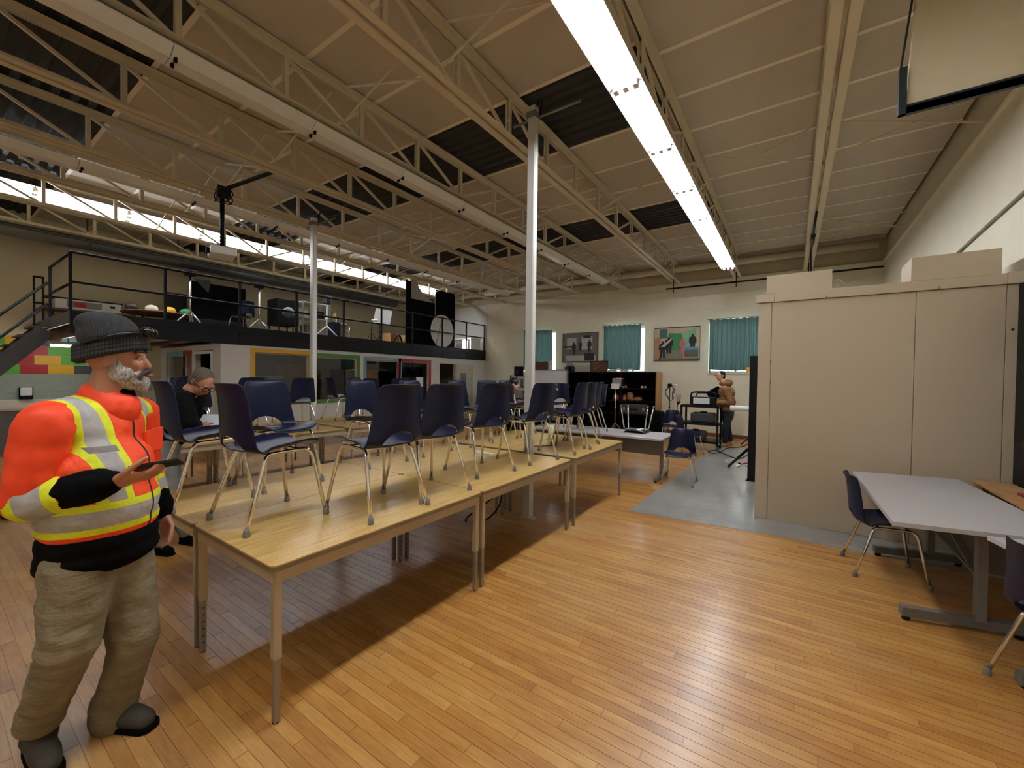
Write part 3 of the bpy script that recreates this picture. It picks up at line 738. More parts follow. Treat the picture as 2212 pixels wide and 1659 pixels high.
p0, p1 = PY(1217, 722, YF-.05), PY(1290, 781, YF-.05)
t, w, h = framed('framed_print', 'framed grey print of people in an arched hall', p0, p1)
B('frame', MDARKW, t, -.02, w+.02, -.008, .03, -.02, h+.02)
pic_people(t, w, h, [('print', PG['md'], 'r', 0, 1, 0, 1, 0), ('print_area', PG['lt'], 'r', .12, .40, .45, .85, 1), ('print_area', PG['lt'], 'r', .55, .86, .42, .88, 1), ('print_area', PG['lt'], 'r', .1, .95, .02, .22, 1),
  ('print_area', PG['dk'], 'r', .6, .82, .82, .92, 2), ('print_area', PG['dk'], 'r', .02, .3, .5, .56, 2), ('print_figure', PG['dk'], 'p', person_poly(.33, .25, .45), 3), ('print_figure', PG['dk'], 'p', person_poly(.52, .38, .35), 3), ('print_figure', PG['dk'], 'p', person_poly(.78, .32, .45), 3), ('print_area', PG['dk'], 'r', .64, .92, .03, .3, 2)])
p0, p1 = PY(1415, 711, YF-.05), PY(1511, 776, YF-.05)
t, w, h = framed('framed_print', 'framed colour print of film crew before green backdrop', p0, p1)
B('frame', MDARKW, t, -.005, w+.005, -.008, .03, -.03, h+.03)
pic_people(t, w, h, [('print', PG['crm'], 'r', 0, 1, 0, 1, 0), ('print_area', PG['tan'], 'r', 0, .14, 0, .7, 1), ('print_area', PG['floor'], 'p', [(.1, 0), (1, 0), (1, .28), (.4, .32), (.13, .15)], 1), ('print_area', PG['grn'], 'p', [(.3, .3), (.62, .3), (.62, .82), (.32, .85)], 2), ('print_area', PG['gl'], 'p', [(.62, .3), (.92, .35), (.92, .98), (.62, .82)], 2),
  ('print_area', PG['teal'], 'r', .11, .29, .68, .98, 2), ('print_figure', PG['dk'], 'p', person_poly(.33, .2, .52, .7), 3), ('print_figure', PG['dk'], 'p', person_poly(.19, .05, .55, .6), 3), ('print_figure', PG['lt'], 'p', [(.13, .4), (.26, .55), (.4, .7), (.38, .6), (.24, .42)], 4), ('print_figure', PG['pink'], 'p', person_poly(.63, .22, .45), 3), ('print_figure', PG['dk'], 'p', person_poly(.85, .25, .55, .55), 3),
  ('print_area', PG['lt'], 'r', .655, .985, .05, .39, 4), ('print_area', PG['veg'], 'r', .665, .975, .065, .38, 5), ('print_area', PG['sky'], 'r', .665, .975, .3, .38, 6), ('print_area', PG['red'], 'r', .68, .77, .08, .2, 6)])
# ------------------------------------------------------------------ black bookcase and contents
t = thing('bookcase', 'long low black bookcase with tan side standing at far wall', 'bookcase', (-6.25, 12.05, 0))
bw = 3.03
B('back', MBLACKM, t, 0, bw, .56, .58, 0, 1.78); B('top', MBLACK, t, -.02, bw, 0, .58, 1.76, 1.795); B('base', MBLACK, t, 0, bw, .02, .56, 0, .1)
for x in (0, .98, 1.98): B('divider', MBLACK, t, x, x+.03, 0, .56, .1, 1.76)
B('side', MTANW, t, bw, bw+.035, 0, .58, 0, 1.79)
for a, b in ((.03, .98), (1.01, 1.98), (2.01, bw)):
    for z in (.52, .90, 1.28): B('shelf', MBLACK, t, a, b, .02, .56, z, z+.025)
def onshelf(px, z): return PY(px, 820, 12.3).x
MTERRA = M('terracotta', (150, 96, 66), .7, vary=.25, nscale=30); MIVORY = M('ivory', (206, 196, 176), .6, vary=.15)
def pot(x, z, r, h, lab, m=MTERRA, cat='pot'):
    tag(MB().lathe([(r*.7, 0), (r, h*.3), (r, h*.7), (r*.75, h*.9), (r*.85, h)], 16, (x, 12.25, z)).build('clay_pot', m), lab, cat)
x0 = PY(1338, 840, 12.25).x
t = thing('figurine_group', 'cluster of brown clay figures on the bookcase shelf', 'figurines', (x0, 12.25, .925))
for i, (a, b, r) in enumerate(((-.12, 0, .09), (.05, .02, .1), (.17, -.02, .075), (-.02, -.08, .07))):
    MB().lathe([(r*.6, 0), (r, r*.8), (r*.7, r*1.5), (r*.45, r*1.8), (r*.5, r*2.2), (r*.1, r*2.6)], 12, (a, b, 0)).build('clay_figure', MTERRA, t)
pot(PY(1358, 840, 12.25).x+.05, .925, .1, .25, 'brown clay pot on the bookcase shelf beside clay figures')
pot(PY(1378, 845, 12.25).x, .925, .13, .12, 'wide brown clay bowl on the bookcase shelf', cat='bowl')
pot(PY(1366, 838, 12.25).x, .925, .035, .2, 'slim ivory vase between clay pots', MIVORY, 'vase')
for i, (px, z, m) in enumerate(((1347, 1.305, MIVORY), (1353, 1.305, MTERRA), (1335, 1.305, MIVORY), (1395, 1.305, MGREY), (1388, 1.305, MIVORY), (1294, 1.305, MGREY), (1276, 1.305, MIVORY))):
    tag(MB().lathe([(.03, 0), (.045, .03), (.03, .07), (.02, .08)], 12, (PY(px, 830, 12.25).x, 12.2, z)).build('small_cup', m), 'small %s cup on the top bookcase shelf, %s from its tan side' % ('grey' if m is MGREY else 'clay' if m is MTERRA else 'ivory', ORD[sorted((1347, 1353, 1335, 1395, 1388, 1294, 1276), reverse=True).index(px)]), 'cup', 'small cups on the bookcase')
t = thing('equipment_case', 'closed black hard case lying in the bookcase under the clay pots', 'case', (PY(1368, 880, 12.0).x, 12.1, .545))
B('shell', MDGREY, t, -.42, .40, -.05, .36, 0, .30, .04); B('handle', MBLACK, t, -.12, .12, -.09, -.05, .12, .17, .012)
for x in (-.3, .28): B('latch', MGREY, t, x-.03, x+.03, -.06, -.05, .1, .2)
# on top of the bookcase
def topthing(px, lab, cat, name): return thing(name, lab, cat, (PY(px, 800, 12.3).x, 12.3, 1.796))
MCARVE = M('carved_wood', (92, 58, 32), .6, vary=.5, nscale=12, bump=.9, bscale=14)
def carved(px, lab):
    t = topthing(px, lab, 'carving', 'carved_panel'); B('panel', MCARVE, t, -.26, .26, -.02, .02, 0, .32); fr = MB()
    fr.box(-.29, -.26, -.03, .03, 0, .34).box(.26, .29, -.03, .03, 0, .34).box(-.29, .29, -.03, .03, .32, .345); fr.build('frame', MDARKW, t)
    rl = MB()
    for k in range(9): rl.ball((random.uniform(-.2, .2), -.02, random.uniform(.05, .28)), (random.uniform(.02, .06), .016, random.uniform(.02, .05)), 2)
    rl.build('relief', MCARVE, t)
carved(1294, 'carved brown wood panel on the bookcase under the middle curtain')
t = thing('carved_panel', 'carved brown wood panel behind the whiteboard', 'carving', (PY(1170, 795, 12.3).x, 12.3, 1.796))
B('panel', MCARVE, t, -.3, .24, -.02, .02, 0, .34); B('side_board', MIVORY, t, .26, .4, 0, .03, 0, .36); B('stand', MDARKW, t, -.3, .4, -.03, .05, -1.796, -.001)
t = topthing(1231, 'old black film camera sitting on top of the bookcase', 'camera', 'film_camera')
B('body', MBLACK, t, -.12, .13, -.1, .1, 0, .17, .02); MB().tube([(-.02, -.1, .1), (-.02, -.24, .1)], [.05, .06], 14).build('lens', MDGREY, t); B('viewfinder', MBLACK, t, -.16, -.12, -.05, .05, .06, .13, .01)
for x in (-.06, .07): MB().lathe([(.06, -.02), (.065, 0), (.06, .02)], 16, (x, 0, .22), Matrix.Rotation(PI/2, 3, 'X')).build('film_reel', MGREY, t)
B('hinge_bar', MGREY, t, -.08, .08, -.02, .02, .165, .2)
tag(MB().box(-.32, .32, -.01, .01, 0, .24, Matrix.Translation((PY(1255, 792, 12.5).x, 12.55, 1.796))).build('stone_slab', M('pale_marble', (188, 184, 168), .4, vary=.25, nscale=6)), 'pale veined slab leaning behind the film camera', 'slab')
for i, px in enumerate((1322, 1337, 1350, 1362)):
    tag(MB().tube(spline([(PY(px, 800, 12.3).x-.1, 12.22, 1.83), (PY(px, 800, 12.3).x, 12.25, 1.85+.02*(i % 2)), (PY(px, 800, 12.3).x+.1, 12.3, 1.84)], 4), .028, 8).build('bone_piece', MIVORY), 'pale driftwood stick on the bookcase, %s from the carved panel' % ORD[i], 'stick', 'driftwood on bookcase')
# whiteboard
t = thing('whiteboard', 'grey-white rolling board standing behind the long-haired woman', 'whiteboard', (-5.25, 9.5, 0), .04)
B('board', M('board_surface', (196, 194, 196), .35, vary=.02), t, -.47, .47, -.012, .012, .8, 1.78); fr = MB()
for q in ((-.5, -.47, .78, 1.8), (.47, .5, .78, 1.8), (-.5, .5, .77, .8), (-.5, .5, 1.78, 1.805)): fr.box(q[0], q[1], -.02, .02, q[2], q[3])
fr.build('frame', MGREYMET, t)
for x in (-.485, .485): B('leg', MGREYMET, t, x-.015, x+.015, -.015, .015, .05, .78); B('foot', MGREYMET, t, x-.02, x+.02, -.28, .28, .0, .05)
# black shelving unit behind the long-haired woman
t = thing('shelf_rack', 'black rack of bins behind the long-haired woman', 'rack', (-7.35, 11.6, 0))
for z in (.05, .45, .85, 1.25, 1.62): B('shelf', MBLACK, t, -.5, .5, -.2, .2, z, z+.03)
for x in (-.5, .47):
    for y in (-.2, .17): B('upright', MBLACK, t, x, x+.03, y, y+.03, 0, 1.66)
for x, z in ((-.3, 1.28), (.2, 1.28), (-.25, .88), (.25, .88), (-.2, .48)): B('bin', M('clear_bin', (140, 138, 136), .4), t, x-.2, x+.2, -.18, .15, z+.002, z+.26, .01)
t = thing('desk_fan', 'round caged fan on the floor rack near the long-haired woman', 'fan', (-6.55, 10.6, .62)); t.rotation_euler = (0, 0, .3)
MB().tube([(.24*math.cos(a*PI/12), 0, .3+.24*math.sin(a*PI/12)) for a in range(24)], .012, 6, True).build('cage_ring', MGREY, t)
sp = MB()
for a in range(12): sp.tube([(0, -.03, .3), (.24*math.cos(a*PI/6), 0, .3+.24*math.sin(a*PI/6))], .004, 5)
sp.build('cage_wires', MGREY, t); bl = MB()
for a in range(4): bl.ball((.11*math.cos(a*PI/2+.5), .02, .3+.11*math.sin(a*PI/2+.5)), (.08, .008, .08), 1)
bl.build('blades', MDGREY, t); MB().tube([(0, .02, .02), (0, .02, .3)], .02, 8).build('stem', MDGREY, t); MB().lathe([(.14, 0), (.13, .03), (.03, .05)], 16).build('base', MDGREY, t)
t = thing('crate', 'black plastic crate holding the caged fan', 'crate', (-6.55, 10.6, 0)); B('body', MBLACK, t, -.3, .3, -.2, .2, .0, .6, .01); B('lid', MDGREY, t, -.31, .31, -.21, .21, .6, .62)
t = thing('black_speaker', 'small black loudspeaker on the rack behind the long-haired woman', 'speaker', (-7.6, 11.55, 1.651)); B('cabinet', MBLACK, t, -.11, .11, -.12, .12, 0, .3, .01); MB().lathe([(.08, -.01), (.03, 0)], 16, (0, -.122, .12), Matrix.Rotation(PI/2, 3, 'X')).build('cone', MDGREY, t)
tag(MB().tube([(-7.2, 11.6, 1.651), (-7.13, 11.65, 2.3)], .03, 8).build('tripod_bag', MBLACK), 'black folded tripod leaning upright on the rack', 'tripod')
tag(MB().bbox(-8.6, -7.9, 10.9, 11.4, .7, 1.42, .05).build('grey_bin', M('cloudy_plastic', (176, 172, 166), .4)), 'pale plastic storage bin beside the door under the mezzanine', 'bin')
t = thing('bin_table', 'small dark table under the pale storage bin', 'table', (-8.25, 11.15, 0)); B('top', MDGREY, t, -.45, .45, -.3, .3, .67, .7)
for x in (-.4, .4):
    for y in (-.25, .25): B('leg', MDGREY, t, x-.02, x+.02, y-.02, y+.02, 0, .67)
# ------------------------------------------------------------------ light stands, cart, case near far wall
def tripod(t, h, spread=.35, m=MBLACK, r=.012):
    MB().tube([(0, 0, .05), (0, 0, h)], r, 8).build('pole', m, t)
    for k in range(3):
        a = k*2*PI/3+.5; MB().tube([(0, 0, .35), (spread*math.cos(a), spread*math.sin(a), .012)], r*.8, 6).build('leg', m, t)
    MB().lathe([(r*1.8, 0), (r*1.8, .05)], 10, (0, 0, h*.55)).build('collar', m, t)
p = PY(1447, 830, 11.9); t = thing('light_stand', 'black light stand with coiled cable and small white lamp', 'light stand', (p.x, 11.9, 0))
tripod(t, 1.42); B('lamp_head', MBLACK, t, -.05, .06, -.05, .05, 1.38, 1.47, .01); MB().tube([(.06, 0, 1.43), (.19, -.02, 1.43)], .03, 10).build('lamp_bulb', MWHITE, t)
MB().tube([(.02+.14*math.cos(a*.35)*(.7+.3*math.sin(a)), -.03, 1.2+.2*math.sin(a*.35)) for a in range(40)], .008, 5).build('cable', MBLACK, t)
p = PY(1463, 870, 11.6); t = thing('light_stand', 'short black stand with clear glass lamp on top', 'light stand', (p.x, 11.6, 0))
tripod(t, .98, .3); MB().tube([(0, 0, .92), (.08, -.02, 1.0)], .025, 8).build('clamp', MBLACK, t); MB().lathe([(.05, 0), (.05, .09), (.06, .11), (.065, .2)], 14, (.03, 0, .98)).build('glass_lamp', M('pale_glass', (206, 206, 196), .15, trans=.5), t)
p = PY(1329, 880, 11.2); t = thing('work_light', 'halogen work light on a thin stand before the bookcase', 'light stand', (p.x, 11.2, 0))
tripod(t, 1.36, .3, MCHROME, .011); B('lamp_head', MGREY, t, -.07, .2, -.1, .1, 1.36, 1.6, .02); B('glow_strip', M('red_glow', (255, 90, 70), .4, emit=1.2, vary=0), t, .04, .15, -.06, .06, 1.601, 1.606)
B('barn_door', MWHITE, t, -.08, .14, -.14, -.105, 1.30, 1.45); B('barn_door', MBLACK, t, .205, .22, -.1, .1, 1.38, 1.58)
p = PY(1530, 900, 10.0); t = thing('equipment_cart', 'black open equipment cart at the far wall', 'cart', (-1.72, 10.35, 0))
for z in (.16, .56, .96): B('shelf', MBLACK, t, -.4, .4, -.28, .28, z, z+.05, .006)
for x in (-.38, .38):
    for y in (-.26, .26): B('upright', MBLACK, t, x-.02, x+.02, y-.02, y+.02, .1, 1.0); MB().lathe([(.045, -.02), (.05, 0), (.045, .02)], 14, (x, y, .05), Matrix.Rotation(PI/2, 3, 'Y')).build('wheel', MDGREY, t)
for nme, x0, x1, z0, h, lab in (('tool_box', -.3, .1, .21, .2, 'black tool box on the bottom cart shelf'), ('gear_bag', -.2, .3, .611, .22, 'black gear bag on the middle cart shelf')):
    q = thing(nme, lab, 'case', (-1.72, 10.35, z0+.0005)); B('body', MDGREY, q, x0, x1, -.2, .2, 0, h, .04); B('handle', MBLACK, q, (x0+x1)/2-.07, (x0+x1)/2+.07, -.015, .015, h, h+.03, .006)
t = thing('work_radio', 'black tubular framed job-site light with white panel on the cart', 'lamp', (-1.66, 10.2, 1.0105))
MB().tube(spline([(-.26, 0, .012), (-.26, 0, .2), (-.2, 0, .29), (.2, 0, .29), (.26, 0, .2), (.26, 0, .012)], 5), .018, 8).build('frame', MBLACK, t); MB().tube(spline([(-.14, .02, .2), (-.12, .02, .27), (.12, .02, .27), (.14, .02, .2)], 4), .012, 6).build('inner_bar', MBLACK, t)
B('body', MBLACK, t, -.25, .25, -.05, .08, .0, .19, .015); B('light_panel', M('panel_white', (226, 226, 230), .4), t, -.2, .14, -.056, -.05, .03, .17); B('grip', MBLACK, t, -.1, .1, -.025, .025, .275, .315, .012)
t = thing('flight_case', 'black hard case standing on end beside the bookcase', 'case', (PY(1424, 900, 11.4).x-.05, 11.35, 0)); B('shell', MBLACKM, t, -.16, .16, -.25, .25, 0, .72, .05); B('handle', MBLACK, t, -.05, .05, -.03, .03, .72, .75, .01)
# black screen post, paper roll, tripod, cables by the partition
t = thing('backdrop_stand', 'tall black backdrop stand with white roll beside the partition', 'stand', (-.5, 7.5, 0))
B('post', MBLACK, t, -.05, .06, -.04, .04, .02, 1.98, .004); B('foot', MBLACK, t, -.07, .3, -.06, .06, 0, .02); MB().tube([(-.32, .05, 1.14), (.3, .05, 1.14)], .042, 14).build('paper_roll', MWHITE, t); MB().tube([(-.325, .05, 1.14), (-.3, .05, 1.14)], .02, 10).build('roll_core', MBLACK, t)
MB().tube([(-.05, 0, .5), (-.42, .9, .02)], .022, 8).build('brace_leg', MBLACK, t)
for z, h in ((.55, .12), (.85, .3), (.2, .1)): MB().tube([(.1, -.04, z), (.1, -.04, z+h)], .045, 10).build('white_roll', MWHITE, t)
B('yellow_tag', MYEL, t, -.1, -.05, -.045, -.035, 1.72, 1.8)
t = thing('small_tripod', 'chrome legged low stand near the far wall outlet', 'stand', (-.7, 11.9, 0))
MB().tube([(-.3, -.4, .012), (0, 0, .32)], .015, 6).build('leg', MBLACK, t); MB().tube([(0, 0, .32), (.5, .05, .32)], .02, 6).build('arm', MCHROME, t); MB().tube([(0, 0, .32), (.1, .3, .012)], .015, 6).build('leg', MBLACK, t); MB().tube([(.5, .05, .32), (.5, .05, .012)], .015, 6).build('leg', MBLACK, t)
def fl(px, py, z=.012): return PZ(px, py, z)
tag(MB().tube(spline([fl(1628, 948), fl(1618, 958), fl(1600, 965), fl(1570, 968), fl(1558, 976), fl(1540, 979), fl(1530, 975), fl(1545, 973), fl(1562, 979), fl(1580, 987), fl(1600, 990), fl(1620, 978)], 6), .009, 6).build('black_cable', MBLACK), 'black cable snaking over concrete beside the partition', 'cable')
tag(MB().tube(spline([fl(1597, 1002), fl(1580, 1000), fl(1567, 996), fl(1575, 992), fl(1592, 997), fl(1600, 1004)], 6), .008, 6).build('white_cable', MWHITE), 'white cable loop on the concrete floor', 'cable')
tag(MB().tube(spline([fl(1600, 1003), fl(1612, 1000), fl(1625, 1004), fl(1634, 1006), fl(1625, 1009), fl(1610, 1006)], 6), .01, 6).build('red_cable', MRED), 'red cable coil on the floor at the black stand', 'cable')
p = fl(1594, 1008, .003); t = thing('power_strip', 'white power strip on the concrete floor at cable loop', 'power strip', p, 1.4); B('body', MWHITE, t, -.11, .11, -.025, .025, 0, .035, .005); B('plug', MBLACK, t, .08, .11, -.02, .02, .035, .06)
p = PZ(10, 1118); t = thing('rolling_stand', 'black pole stand with dark foot behind the orange-jacket man', 'stand', (p.x-.12, p.y-.05, 0)); MB().tube([(0, 0, .05), (0, 0, 1.25)], .03, 8).build('pole', MBLACK, t); MB().tube([(-.3, 0, .05), (.25, .05, .045)], .04, 8).build('foot', MBLACK, t); MB().lathe([(.03, -.02), (.042, 0), (.03, .02)], 12, (.22, .05, .042), Matrix.Rotation(PI/2, 3, 'Y')).build('caster', MGREY, t)
# projector on pole
t = thing('projector', 'white projector hung on a black ceiling pole', 'projector', (-7.11, 2.656, 3.34)); t.rotation_euler = (0, 0, -.25)
B('body', MWHITE, t, -.22, .22, -.16, .16, 0, .12, .02); MB().tube([(.05, -.15, .06), (.05, -.2, .06)], .045, 14).build('lens', MBLACK, t); MB().tube([(0, 0, .13), (0, 0, 1.02)], .03, 10).build('pole', MBLACK, t); B('mount_plate', MBLACK, t, -.1, .1, -.1, .1, .115, .135)
MB().bar((-.1, 0, 1.03), (1.1, .5, 1.06), .05, .03).build('ceiling_strut', MBLACK, t); B('junction_box', MBLACK, t, .08, .24, -.08, .08, .86, .98)
MB().tube([(.15+.14*math.sin(a*.6)*(1+.2*math.sin(a)), .1*math.cos(a*.5), .86+.09*math.cos(a*.6)) for a in range(40)], .008, 5).build('cable', MBLACK, t)
# ------------------------------------------------------------------ mezzanine
ZM, XM = 2.61, -9.9
YM0 = 1.50
mz = thing('mezzanine_deck', 'black steel-edged mezzanine platform along the left wall', 'platform', (0, 0, 0))
B('deck_slab', M('deck_carpet', (70, 62, 54), .8), mz, XL+.02, XM-.03, YM0+.03, YF-.02, 2.52, ZM-.02)
B('fascia', MBLACK, mz, XM-.03, XM, YM0, YF-.02, 2.225, ZM); B('end_fascia', M('end_fascia_paint', (52, 50, 48), .5), mz, XL+.02, XM-.03, YM0, YM0+.03, 2.40, ZM)
B('fascia_ledge', MBLACK, mz, XM-.03, XM+.02, YM0, YF-.02, 2.47, 2.50)
for yv in (2.77, 4.04, 5.27, 6.54, 7.76, 8.96, 10.29, 11.54): B('stiffener', MBLACK, mz, XM, XM+.012, yv-.02, yv+.02, 2.23, 2.47)
for k in range(5): B('floor_joist', MBWOOD, mz, XL+.1, XM-.04, 1.75+.42*k, 1.79+.42*k, 2.26, 2.52)
rl = thing('mezzanine_railing', 'black steel guard railing along the mezzanine edge', 'railing', (0, 0, 0))
for yv in (1.51, 2.76, 4.04, 5.27, 6.54, 7.76, 8.96, 10.29, 11.54, 12.62): B('post', MBLACK, rl, XM-.045, XM-.005, yv-.02, yv+.02, ZM, 3.58)
for z in (3.58, 3.09): MB().tube([(XM-.025, 1.51, z), (XM-.025, 12.66, z)], .022, 8).build('rail', MBLACK, rl)
for z in (3.56, 3.06): MB().tube([(XM-.025, 1.51, z), (-11.65, 1.51, z)], .022, 8).build('rail', MBLACK, rl)
B('post', MBLACK, rl, -11.68, -11.63, 1.49, 1.53, ZM, 3.58)
st = thing('metal_stair', 'dark steel stair climbing to the mezzanine end', 'stairs', (0, 0, 0))
sl = (2.492-1.72)/(1.546-.906); y_b = 1.5-2.5/sl*1.0
for x in (-11.66, -12.62): MB().bar((x, 1.46, 2.36), (x, 1.46-2.2/sl, .16), .04, .26).build('stringer', M('stair_grey', (60, 56, 52), .5), st)
n = 13
for i in range(n): B('tread', MDGREY, st, -12.6, -11.68, 1.42-.155*i-.14, 1.42-.155*i+.1, 2.42-.187*i, 2.45-.187*i)
for dz in (.85, .45): MB().tube([(-11.66, 1.48, 2.42+dz), (-11.66, 1.48-2.2/sl, .22+dz)], .022, 8).build('handrail', MBLACK, st)
MB().tube([(-11.66, 1.48-2.0/sl, .25), (-11.66, 1.48-2.0/sl, 1.28)], .022, 8).build('newel', MBLACK, st)
for q in ((1.40, 1.43), (1.52, 1.55)): B('gate_bar', MBLACK, st, -12.62, -12.58, q[0], q[1], 2.5, 3.5)
for z in (2.5, 2.95, 3.47): B('gate_bar', MBLACK, st, -12.62, -12.58, 1.40, 1.55, z, z+.035)
# rooms under the mezzanine
def seg_wall(fix, axis, a, b, z1, th, holes, mat):
    """wall along one axis from a to b with rectangular holes [(u0,u1,z0,z1)]"""
    mb = MB(); cuts = sorted(holes); u = a
    def put(u0, u1, z0, zz):
        if u1-u0 < 1e-4 or zz-z0 < 1e-4: return
        if axis == 'y': mb.box(fix-th, fix, u0, u1, z0, zz)
        else: mb.box(u0, u1, fix, fix+th, z0, zz)
    for (h0, h1, z0, zz) in cuts:
        put(u, h0, 0, z1); put(h0, h1, 0, z0); put(h0, h1, zz, z1); u = h1
    put(u, b, 0, z1); return mb
XF = -9.95
holesF = [(4.36, 5.60, .95, 2.08), (5.78, 6.97, .95, 2.05), (7.27, 8.44, .80, 2.03), (8.50, 9.70, .80, 2.03), (10.2, 11.02, .02, 2.03)]
wr = struct('wall_room', seg_wall(XF, 'y', 3.69, YF-.02, 2.222, .12, holesF, MWHITEW), MWHITEW, 'white studio-room wall below the mezzanine')
holesE = [(-13.1, -12.0, .9, 1.98), (-11.95, -11.58, .9, 2.0), (-11.35, -10.32, .02, 2.10)]
struct('wall_room_end', seg_wall(3.69, 'x', XL, XF-.121, 2.222, .12, holesE, MWHITEW), MWHITEW, 'white end wall of the studio rooms')
struct('wall_room_partition', MB().box(XL, XF-.13, 7.08, 7.18, 0, 2.22).box(XL, XF-.13, 9.85, 9.95, 0, 2.22), M('room_wall_shade', (44, 37, 30), .9), 'inner walls between the studio rooms, coloured dark for their shade')  # near-black colour stands in for the shade of the unlit rooms
struct('wall_room_shade', MB().box(XL+.001, XL+.03, 3.82, YF-.03, 0, 2.22), M('room_back_shade', (38, 32, 27), .9, vary=.1), 'added dark lining standing in for shade at the rear of the studio rooms')  # added panel over the left wall, its dark colour replaces unlit shade
def colour_frame(n, y0, y1, z0, z1, m, lab, w=.09, bottom=True):
    t = struct('window_%d' % n, MB().box(XF-.07, XF-.062, y0, y1, z0, z1), MGLASS, lab)
    mb = MB().box(XF, XF+.018, y0-w, y1+w, z1, z1+w).box(XF, XF+.018, y0-w, y0, z0, z1).box(XF, XF+.018, y1, y1+w, z0, z1)
    if bottom: mb.box(XF, XF+.018, y0-w, y1+w, z0-w, z0)
    mb.build('painted_frame', m, t)
    MB().box(XF-.09, XF-.05, y0, y0+.03, z0, z1).box(XF-.09, XF-.05, y1-.03, y1, z0, z1).box(XF-.09, XF-.05, y0+.03, y1-.03, z1-.03, z1).build('window_frame', M('jamb_tan', (170, 152, 128), .6), t)
colour_frame(4, 4.36, 5.60, .95, 2.08, MYEL, 'interior window with yellow painted frame')
colour_frame(5, 5.78, 6.97, .95, 2.05, M('green_frame', (74, 130, 44), .5), 'interior window with green painted frame')
colour_frame(6, 7.27, 8.44, .80, 2.03, M('blue_frame', (122, 158, 166), .5), 'interior window with pale blue painted frame')
colour_frame(7, 8.50, 9.70, .80, 2.03, M('red_frame', (158, 18, 24), .5), 'interior window with red painted frame')
d = struct('door_1', MB().box(-.04, 0, 0, .80, .02, 2.02), M('door_tan', (184, 170, 146), .55), 'open tan door with glazed poster panel')
d.location = (XF+.02, 11.04, 0); d.rotation_euler = (0, 0, -.12)
MB().box(0, .012, .16, .66, .9, 1.78).build('door_glass', M('frosted', (176, 180, 168), .3), d); MB().box(.012, .015, .18, .46, .95, 1.72).build('door_poster', PG['md'], d); MB().box(.015, .017, .3, .44, 1.0, 1.35).build('poster_figure', PG['dk'], d)
MB().ball((.04, .06, 1.0), .025).build('door_handle', MSTEELD, d)
struct('door_2', MB().box(-11.33, -11.28, 3.66, 3.70, .02, 2.08).box(-10.39, -10.34, 3.66, 3.70, .02, 2.08).box(-11.28, -10.39, 3.66, 3.70, 2.02, 2.08), MWHITE, 'white door frame in the studio end wall')
for n, x0, x1, z0, z1, m, lab in ((8, -13.1, -12.0, .9, 1.98, MLBL, 'interior window with pale blue frame on the end wall'), (9, -11.95, -11.58, .9, 2.0, MRED, 'narrow interior window with red frame on the end wall')):
    w_ = struct('window_%d' % n, MB().box(x0, x1, 3.74, 3.748, z0, z1), MGLASS, lab)
    MB().box(x0-.06, x1+.06, 3.675, 3.69, z1, z1+.12).box(x0-.06, x0, 3.675, 3.69, z0, z1).box(x1, x1+.05, 3.675, 3.69, z0, z1).build('painted_frame', m, w_)
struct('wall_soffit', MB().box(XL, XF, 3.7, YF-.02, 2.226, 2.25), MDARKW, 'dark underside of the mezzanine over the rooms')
# dim furniture inside the rooms
t = thing('office_printer', 'dark printer stand inside the yellow-framed room', 'printer', (-11.2, 5.2, 0)); B('stand', MDGREY, t, -.3, .3, -.3, .3, 0, 1.2); B('paper_tray', MGREY, t, -.28, .32, -.28, .28, 1.45, 1.53, .01); B('body', MBLACK, t, -.3, .3, -.3, .3, 1.2, 1.45, .02)
tag(MB().bbox(-12.9, -12.2, 6.2, 6.9, 0, 1.9, .01).build('brown_cupboard', MBWOOD), 'tall brown cupboard inside the green-framed room', 'cupboard')
t = thing('tan_locker', 'tall tan cupboard inside the blue-framed room', 'cupboard', (-10.6, 7.6, 0)); B('body', MTANW, t, -.35, .35, -.32, .32, 0, 1.75, .01); B('door', MTANW, t, .35, .365, -.3, .3, .05, 1.7)
t = thing('control_desk', 'dark desk with monitor inside the red-framed room', 'desk', (-11.0, 8.9, 0)); B('desk_top', MDGREY, t, -.4, .4, -.6, .6, .72, .76); B('monitor', MBLACK, t, .0, .05, -.3, .3, .9, 1.3); B('monitor_stand', MBLACK, t, 0, .05, -.05, .05, .76, .9)
for y in (-.55, .55): B('leg', MDGREY, t, -.35, .35, y-.02, y+.02, 0, .72)
tag(MB().box(XF-.058, XF-.056, 9.2, 9.5, 1.25, 1.55).build('paper_notice', MWHITE), 'white sheet taped inside the red-framed window', 'paper')
t = thing('tube_light', 'lit fluorescent tube under the mezzanine by coloured blocks', 'light', (-12.5, 1.62, 2.12)); B('housing', MFIX, t, -.06, .06, -.02, .52, .03, .09); MB().tube([(0, 0, 0), (0, .5, 0)], .02, 10).build('tube', M('tube_lit_low', (255, 252, 246), .4, vary=0, emit=50), t); B('hanger', MFIX, t, -.01, .01, .24, .26, .09, .399)
B('lamp_holder', MFIX, t, -.02, .02, -.02, -.001, -.02, .03); B('lamp_holder', MFIX, t, -.02, .02, .501, .52, -.02, .03)
t = thing('soap_dispenser', 'black and white soap dispenser on the grey-green block wall', 'dispenser', (XL+.0095, 1.40, 1.0)); B('back', MBLACK, t, 0, .08, -.1, .1, -.02, .24, .02); B('cover', MWHITE, t, .08, .12, -.085, .085, .06, .235, .02)
